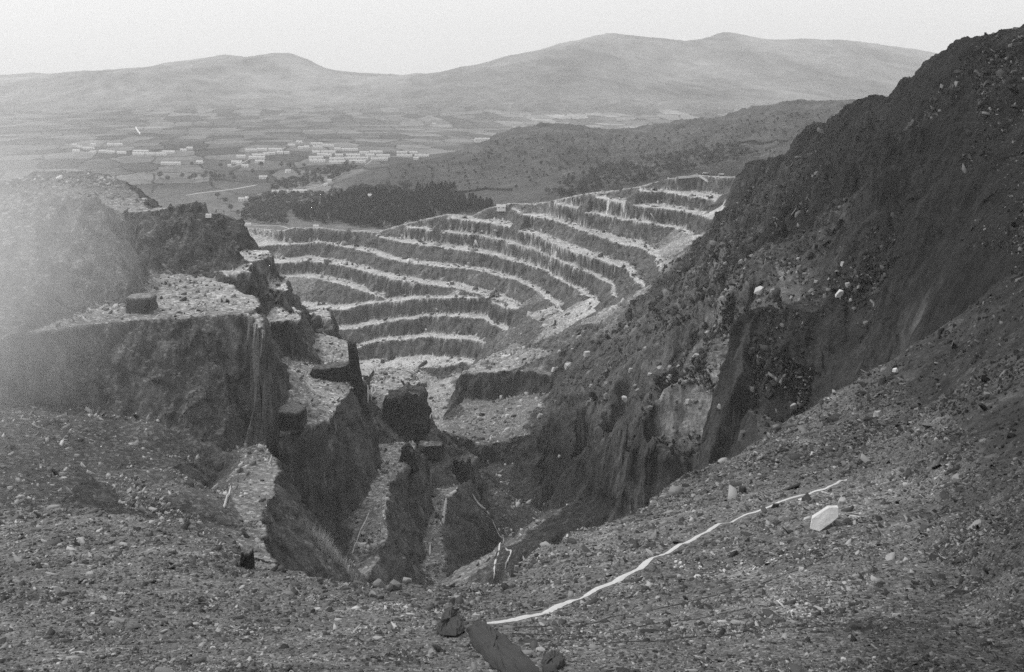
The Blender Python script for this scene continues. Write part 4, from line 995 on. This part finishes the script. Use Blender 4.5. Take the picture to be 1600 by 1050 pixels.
# ------------------------------------------------------------------ trees
M_leaf = plain('evergreen_leaves', .035, .45, .25); M_bare = plain('bare_winter_twigs', .085, .4, .3); M_bark = plain('bark', .05, .3, 1)
def tree_meshes(seed, conif):
    r = random.Random(seed); vs = []; F_ = []
    n = 170
    for k in range(n):
        if conif:
            t = r.random() ** .8; rad = (1 - t) * .27 + .03; a = r.random() * 6.283; q = rad * r.uniform(.55, 1.1); c = (q*math.cos(a), q*math.sin(a), .14 + .86*t); s_ = .07
        else:
            a = r.random()*6.283; u = r.uniform(-.8, 1); q = math.sqrt(max(0, 1-u*u)) * .36 * r.uniform(.5, 1.1) * (1 + .25*math.sin(3*a+seed)); c = (q*math.cos(a), q*math.sin(a), .6 + .36*u*r.uniform(.6, 1)); s_ = .075
        b = len(vs)
        for _ in range(4): vs.append(tuple(c[i] + r.uniform(-s_, s_) for i in range(3)))
        F_ += [(b, b+1, b+2), (b, b+2, b+3), (b, b+3, b+1), (b+1, b+3, b+2)]
    cr = pymesh('crown', vs, F_); cr.materials.append(M_leaf if conif else M_bare)
    tv = []; tf = []
    def limb(p, q, r0, r1):
        b = len(tv); d = (Vector(q) - Vector(p)).normalized(); x = d.orthogonal().normalized(); y = d.cross(x)
        for P_, rr in ((p, r0), (q, r1)):
            for a in range(5): tv.append(tuple(Vector(P_) + (x*math.cos(a*1.2566) + y*math.sin(a*1.2566)) * rr))
        for a in range(5): tf.append((b+a, b+(a+1) % 5, b+5+(a+1) % 5, b+5+a))
    limb((0,0,-.08), (0,0,.5 if not conif else .9), .03, .012)
    for k in range(6):
        a = r.random()*6.283; z0 = r.uniform(.3, .5); limb((0,0,z0), (.25*math.cos(a), .25*math.sin(a), z0 + r.uniform(.15, .35)), .012, .004)
    tr = pymesh('trunk', tv, tf); tr.materials.append(M_bark)
    return cr, tr
TC = [tree_meshes(k, True) for k in range(4)]; TB = [tree_meshes(20 + k, False) for k in range(5)]
def tree(px, py, hm, conif, label, group, ymin=1560, name=None):
    X, Y, z = hit(px, py, ymin); cr, tr = random.choice(TC if conif else TB)
    t = thing(name or ('conifer' if conif else 'bare_tree'), label, 'tree', (X, Y, z), random.uniform(0, 6), group); t.scale = (hm * random.uniform(.85, 1.25), hm * random.uniform(.85, 1.25), hm)
    link('crown', cr, None, t); link('trunk', tr, None, t)
for k in range(30): tree(random.uniform(652, 710), random.choice([299, 301.5, 304, 306]) + random.uniform(-.8, .8), random.uniform(17, 21), True, 'tall dark conifer of the square plantation beside the wood', 'conifers of the square plantation')
FT = [(297,283),(304,281),(322,275),(329,275),(336,281),(343,281),(350,279),(362,277),(366,283),(318,280),(285,279),(262,284),(250,279),(440,262),(452,264),(462,270),(475,262),(425,275),(418,284),(395,272),(480,279),(492,273),(470,287),(437,289),(300,260),(345,262),(520,268),(540,262),(552,258),(408,262),(340,310),(352,318),(360,330),(372,338),(392,330),(405,322),(412,336),(400,345),(424,318),(432,332),(440,345),(447,352)]
for px, py in FT: tree(px, py, random.uniform(11, 17), False, 'bare winter tree standing in the fields between village and quarry', 'bare trees of the valley fields')
for px, py in [(775,225),(792,222),(1045,262),(1052,266),(1038,268),(962,272),(975,268)]: tree(px, py, random.uniform(8, 12), False, 'small dark tree growing on the brown hill behind the quarry', 'trees on the brown hill', 1700)
def wood(name, label, poly, n, conif, hm, m, seed, ymin=1545):
    r = random.Random(seed); xs = [p[0] for p in poly]; ys = [p[1] for p in poly]
    def inside(x, y):
        c = False
        for (x1, y1), (x2, y2) in zip(poly, poly[1:] + poly[:1]):
            if (y1 > y) != (y2 > y) and x < (x2-x1)*(y-y1)/(y2-y1)+x1: c = not c
        return c
    VA = []; LP = []; base = 0; k = 0; tr = 0
    lib = []
    for cr, _ in (TC if conif else TB):
        a = np.empty(len(cr.vertices)*3, np.float32); cr.vertices.foreach_get('co', a); l = np.empty(len(cr.loops), np.int32); cr.loops.foreach_get('vertex_index', l); lib.append((a.reshape(-1, 3), l))
    while k < n and tr < n * 20:
        tr += 1; x = r.uniform(min(xs), max(xs)); y = r.uniform(min(ys), max(ys))
        if not inside(x, y): continue
        X, Y, z = hit(x, y, ymin); v, l = r.choice(lib); h_ = r.uniform(*hm); a = r.random()*6.28; c, s_ = math.cos(a), math.sin(a)
        q = np.stack([(v[:,0]*c - v[:,1]*s_)*h_*1.15 + X, (v[:,0]*s_ + v[:,1]*c)*h_*1.15 + Y, v[:,2]*h_ + z], 1)
        VA.append(q); LP.append(l + base); base += len(v); k += 1
    L_ = np.concatenate(LP); me = npmesh(name, np.concatenate(VA), L_, np.full(len(L_)//3, 3))
    o = link(name, me, m, kind='stuff'); o['label'] = label; o['category'] = 'wood'
wood('conifer_wood', 'dark evergreen wood filling the hollow just beyond the quarry rim', [(452,336),(500,318),(540,306),(580,300),(640,305),(720,310),(770,322),(760,332),(690,338),(640,350),(600,358),(520,352),(470,346)], 800, True, (11, 17), M_leaf, 1)
wood('bare_wood', 'grey leafless wood along the foot of the brown hill', [(850,306),(880,285),(940,262),(1040,245),(1150,225),(1180,245),(1060,270),(1000,286),(930,298),(880,308)], 300, False, (8, 13), M_bare, 2, 1500)
wood('bare_wood', 'grey leafless wood spread between the dark wood and village road', [(380,348),(380,320),(420,305),(500,304),(560,296),(640,290),(640,300),(560,305),(500,318),(450,336),(440,352)], 330, False, (9, 14), M_bare, 3)
wood('bare_wood', 'leafless thickets around the lower houses below the village', [(420,300),(430,285),(470,272),(520,262),(560,262),(530,280),(480,294)], 120, False, (8, 13), M_bare, 4)
HP = [(600,268),(690,250),(760,228),(850,205),(960,214),(1060,200),(1130,195),(1200,178),(1300,172),(1200,250),(1060,262),(900,285),(760,300),(640,290)]
wood('scrub', 'low dark scrub dotted over the brown hill behind the quarry', HP, 520, False, (3, 7), M_leaf, 7, 1600)
# leafless pale bush in the gully
def bush(px, py, wp, hp, label):
    X, Y, z = hit(px, py, 200); r = random.Random(5); tv = []; tf = []; W_ = wp*Y/F
    for k in range(900):
        bx = r.gauss(0, .28)*W_; by = r.gauss(0, .12)*W_; p = Vector((bx, by, gz(X+bx, Y+by) - z - .2)); d = Vector((r.gauss(0, .35), r.gauss(0, .35), 1)).normalized(); h_ = r.uniform(.3, 1) * hp*Y/F*.35
        q = p + d*h_; s_ = Vector((r.uniform(-1, 1), r.uniform(-.3, .3), 0)).normalized() * .07
        b = len(tv); tv += [tuple(p - s_), tuple(p + s_), tuple(q + s_*.4), tuple(q - s_*.4)]; tf.append((b, b+1, b+2, b+3))
    t = thing('bush', label, 'bush', (X, Y, z)); link('twigs', pymesh('twigs', tv, tf), plain('pale_twigs', .5, .2, 1), t)
bush(522, 872, 60, 60, 'pale leafless bush growing in the gully between two ribs')

# ------------------------------------------------------------------ the air
def ball(name, c, r):
    vs = []; F_ = []; A_, B_ = 32, 16
    for i in range(B_ + 1):
        for j in range(A_):
            t_ = math.pi * i / B_; p_ = 2 * math.pi * j / A_; vs.append((c[0] + r[0]*math.sin(t_)*math.cos(p_), c[1] + r[1]*math.sin(t_)*math.sin(p_), c[2] + r[2]*math.cos(t_)))
    for i in range(B_):
        for j in range(A_): F_.append((i*A_+j, (i+1)*A_+j, (i+1)*A_+(j+1)%A_, i*A_+(j+1)%A_))
    return pymesh(name, vs, F_)
mm = bpy.data.materials.new('glare_air'); mm.use_nodes = True; t = mm.node_tree; t.nodes.clear()
o_ = t.nodes.new('ShaderNodeOutputMaterial'); v = t.nodes.new('ShaderNodeVolumePrincipled'); v.inputs['Color'].default_value = (.98, .98, .98, 1)
tc = nd(t, 'ShaderNodeTexCoord'); vl = nd(t, 'ShaderNodeVectorMath', operation='LENGTH'); t.links.new(tc.outputs['Object'], vl.inputs[0])
f_ = math_(t, 'MAXIMUM', math_(t, 'SUBTRACT', 1.0, vl.outputs['Value']), 0.0); f_ = math_(t, 'MULTIPLY', math_(t, 'POWER', f_, 1.6), .011); t.links.new(f_, v.inputs['Density'])
t.links.new(v.outputs[0], o_.inputs['Volume'])
mo = link('glare', ball('glare', (0, 0, 0), (1, 1, 1)), mm, kind='stuff'); mo.location = (-220, 350, -72); mo.scale = (90, 150, 100); mo['label'] = 'pale mist added as a volume over the left cliffs'; mo['category'] = 'glare'  # added volume that brightens the left side like a glare
hb = boxm('haze', -13000, 13000, -200, 15600, -460, 560)
mh = bpy.data.materials.new('haze_air'); mh.use_nodes = True; t = mh.node_tree; t.nodes.clear()
o = t.nodes.new('ShaderNodeOutputMaterial'); v = t.nodes.new('ShaderNodeVolumePrincipled'); v.inputs['Density'].default_value = HAZE
v.inputs['Color'].default_value = (.97, .97, .97, 1); v.inputs['Anisotropy'].default_value = .2
t.links.new(v.outputs[0], o.inputs['Volume'])
link('haze', hb, mh, kind='stuff')
print('objects', len(bpy.data.objects))
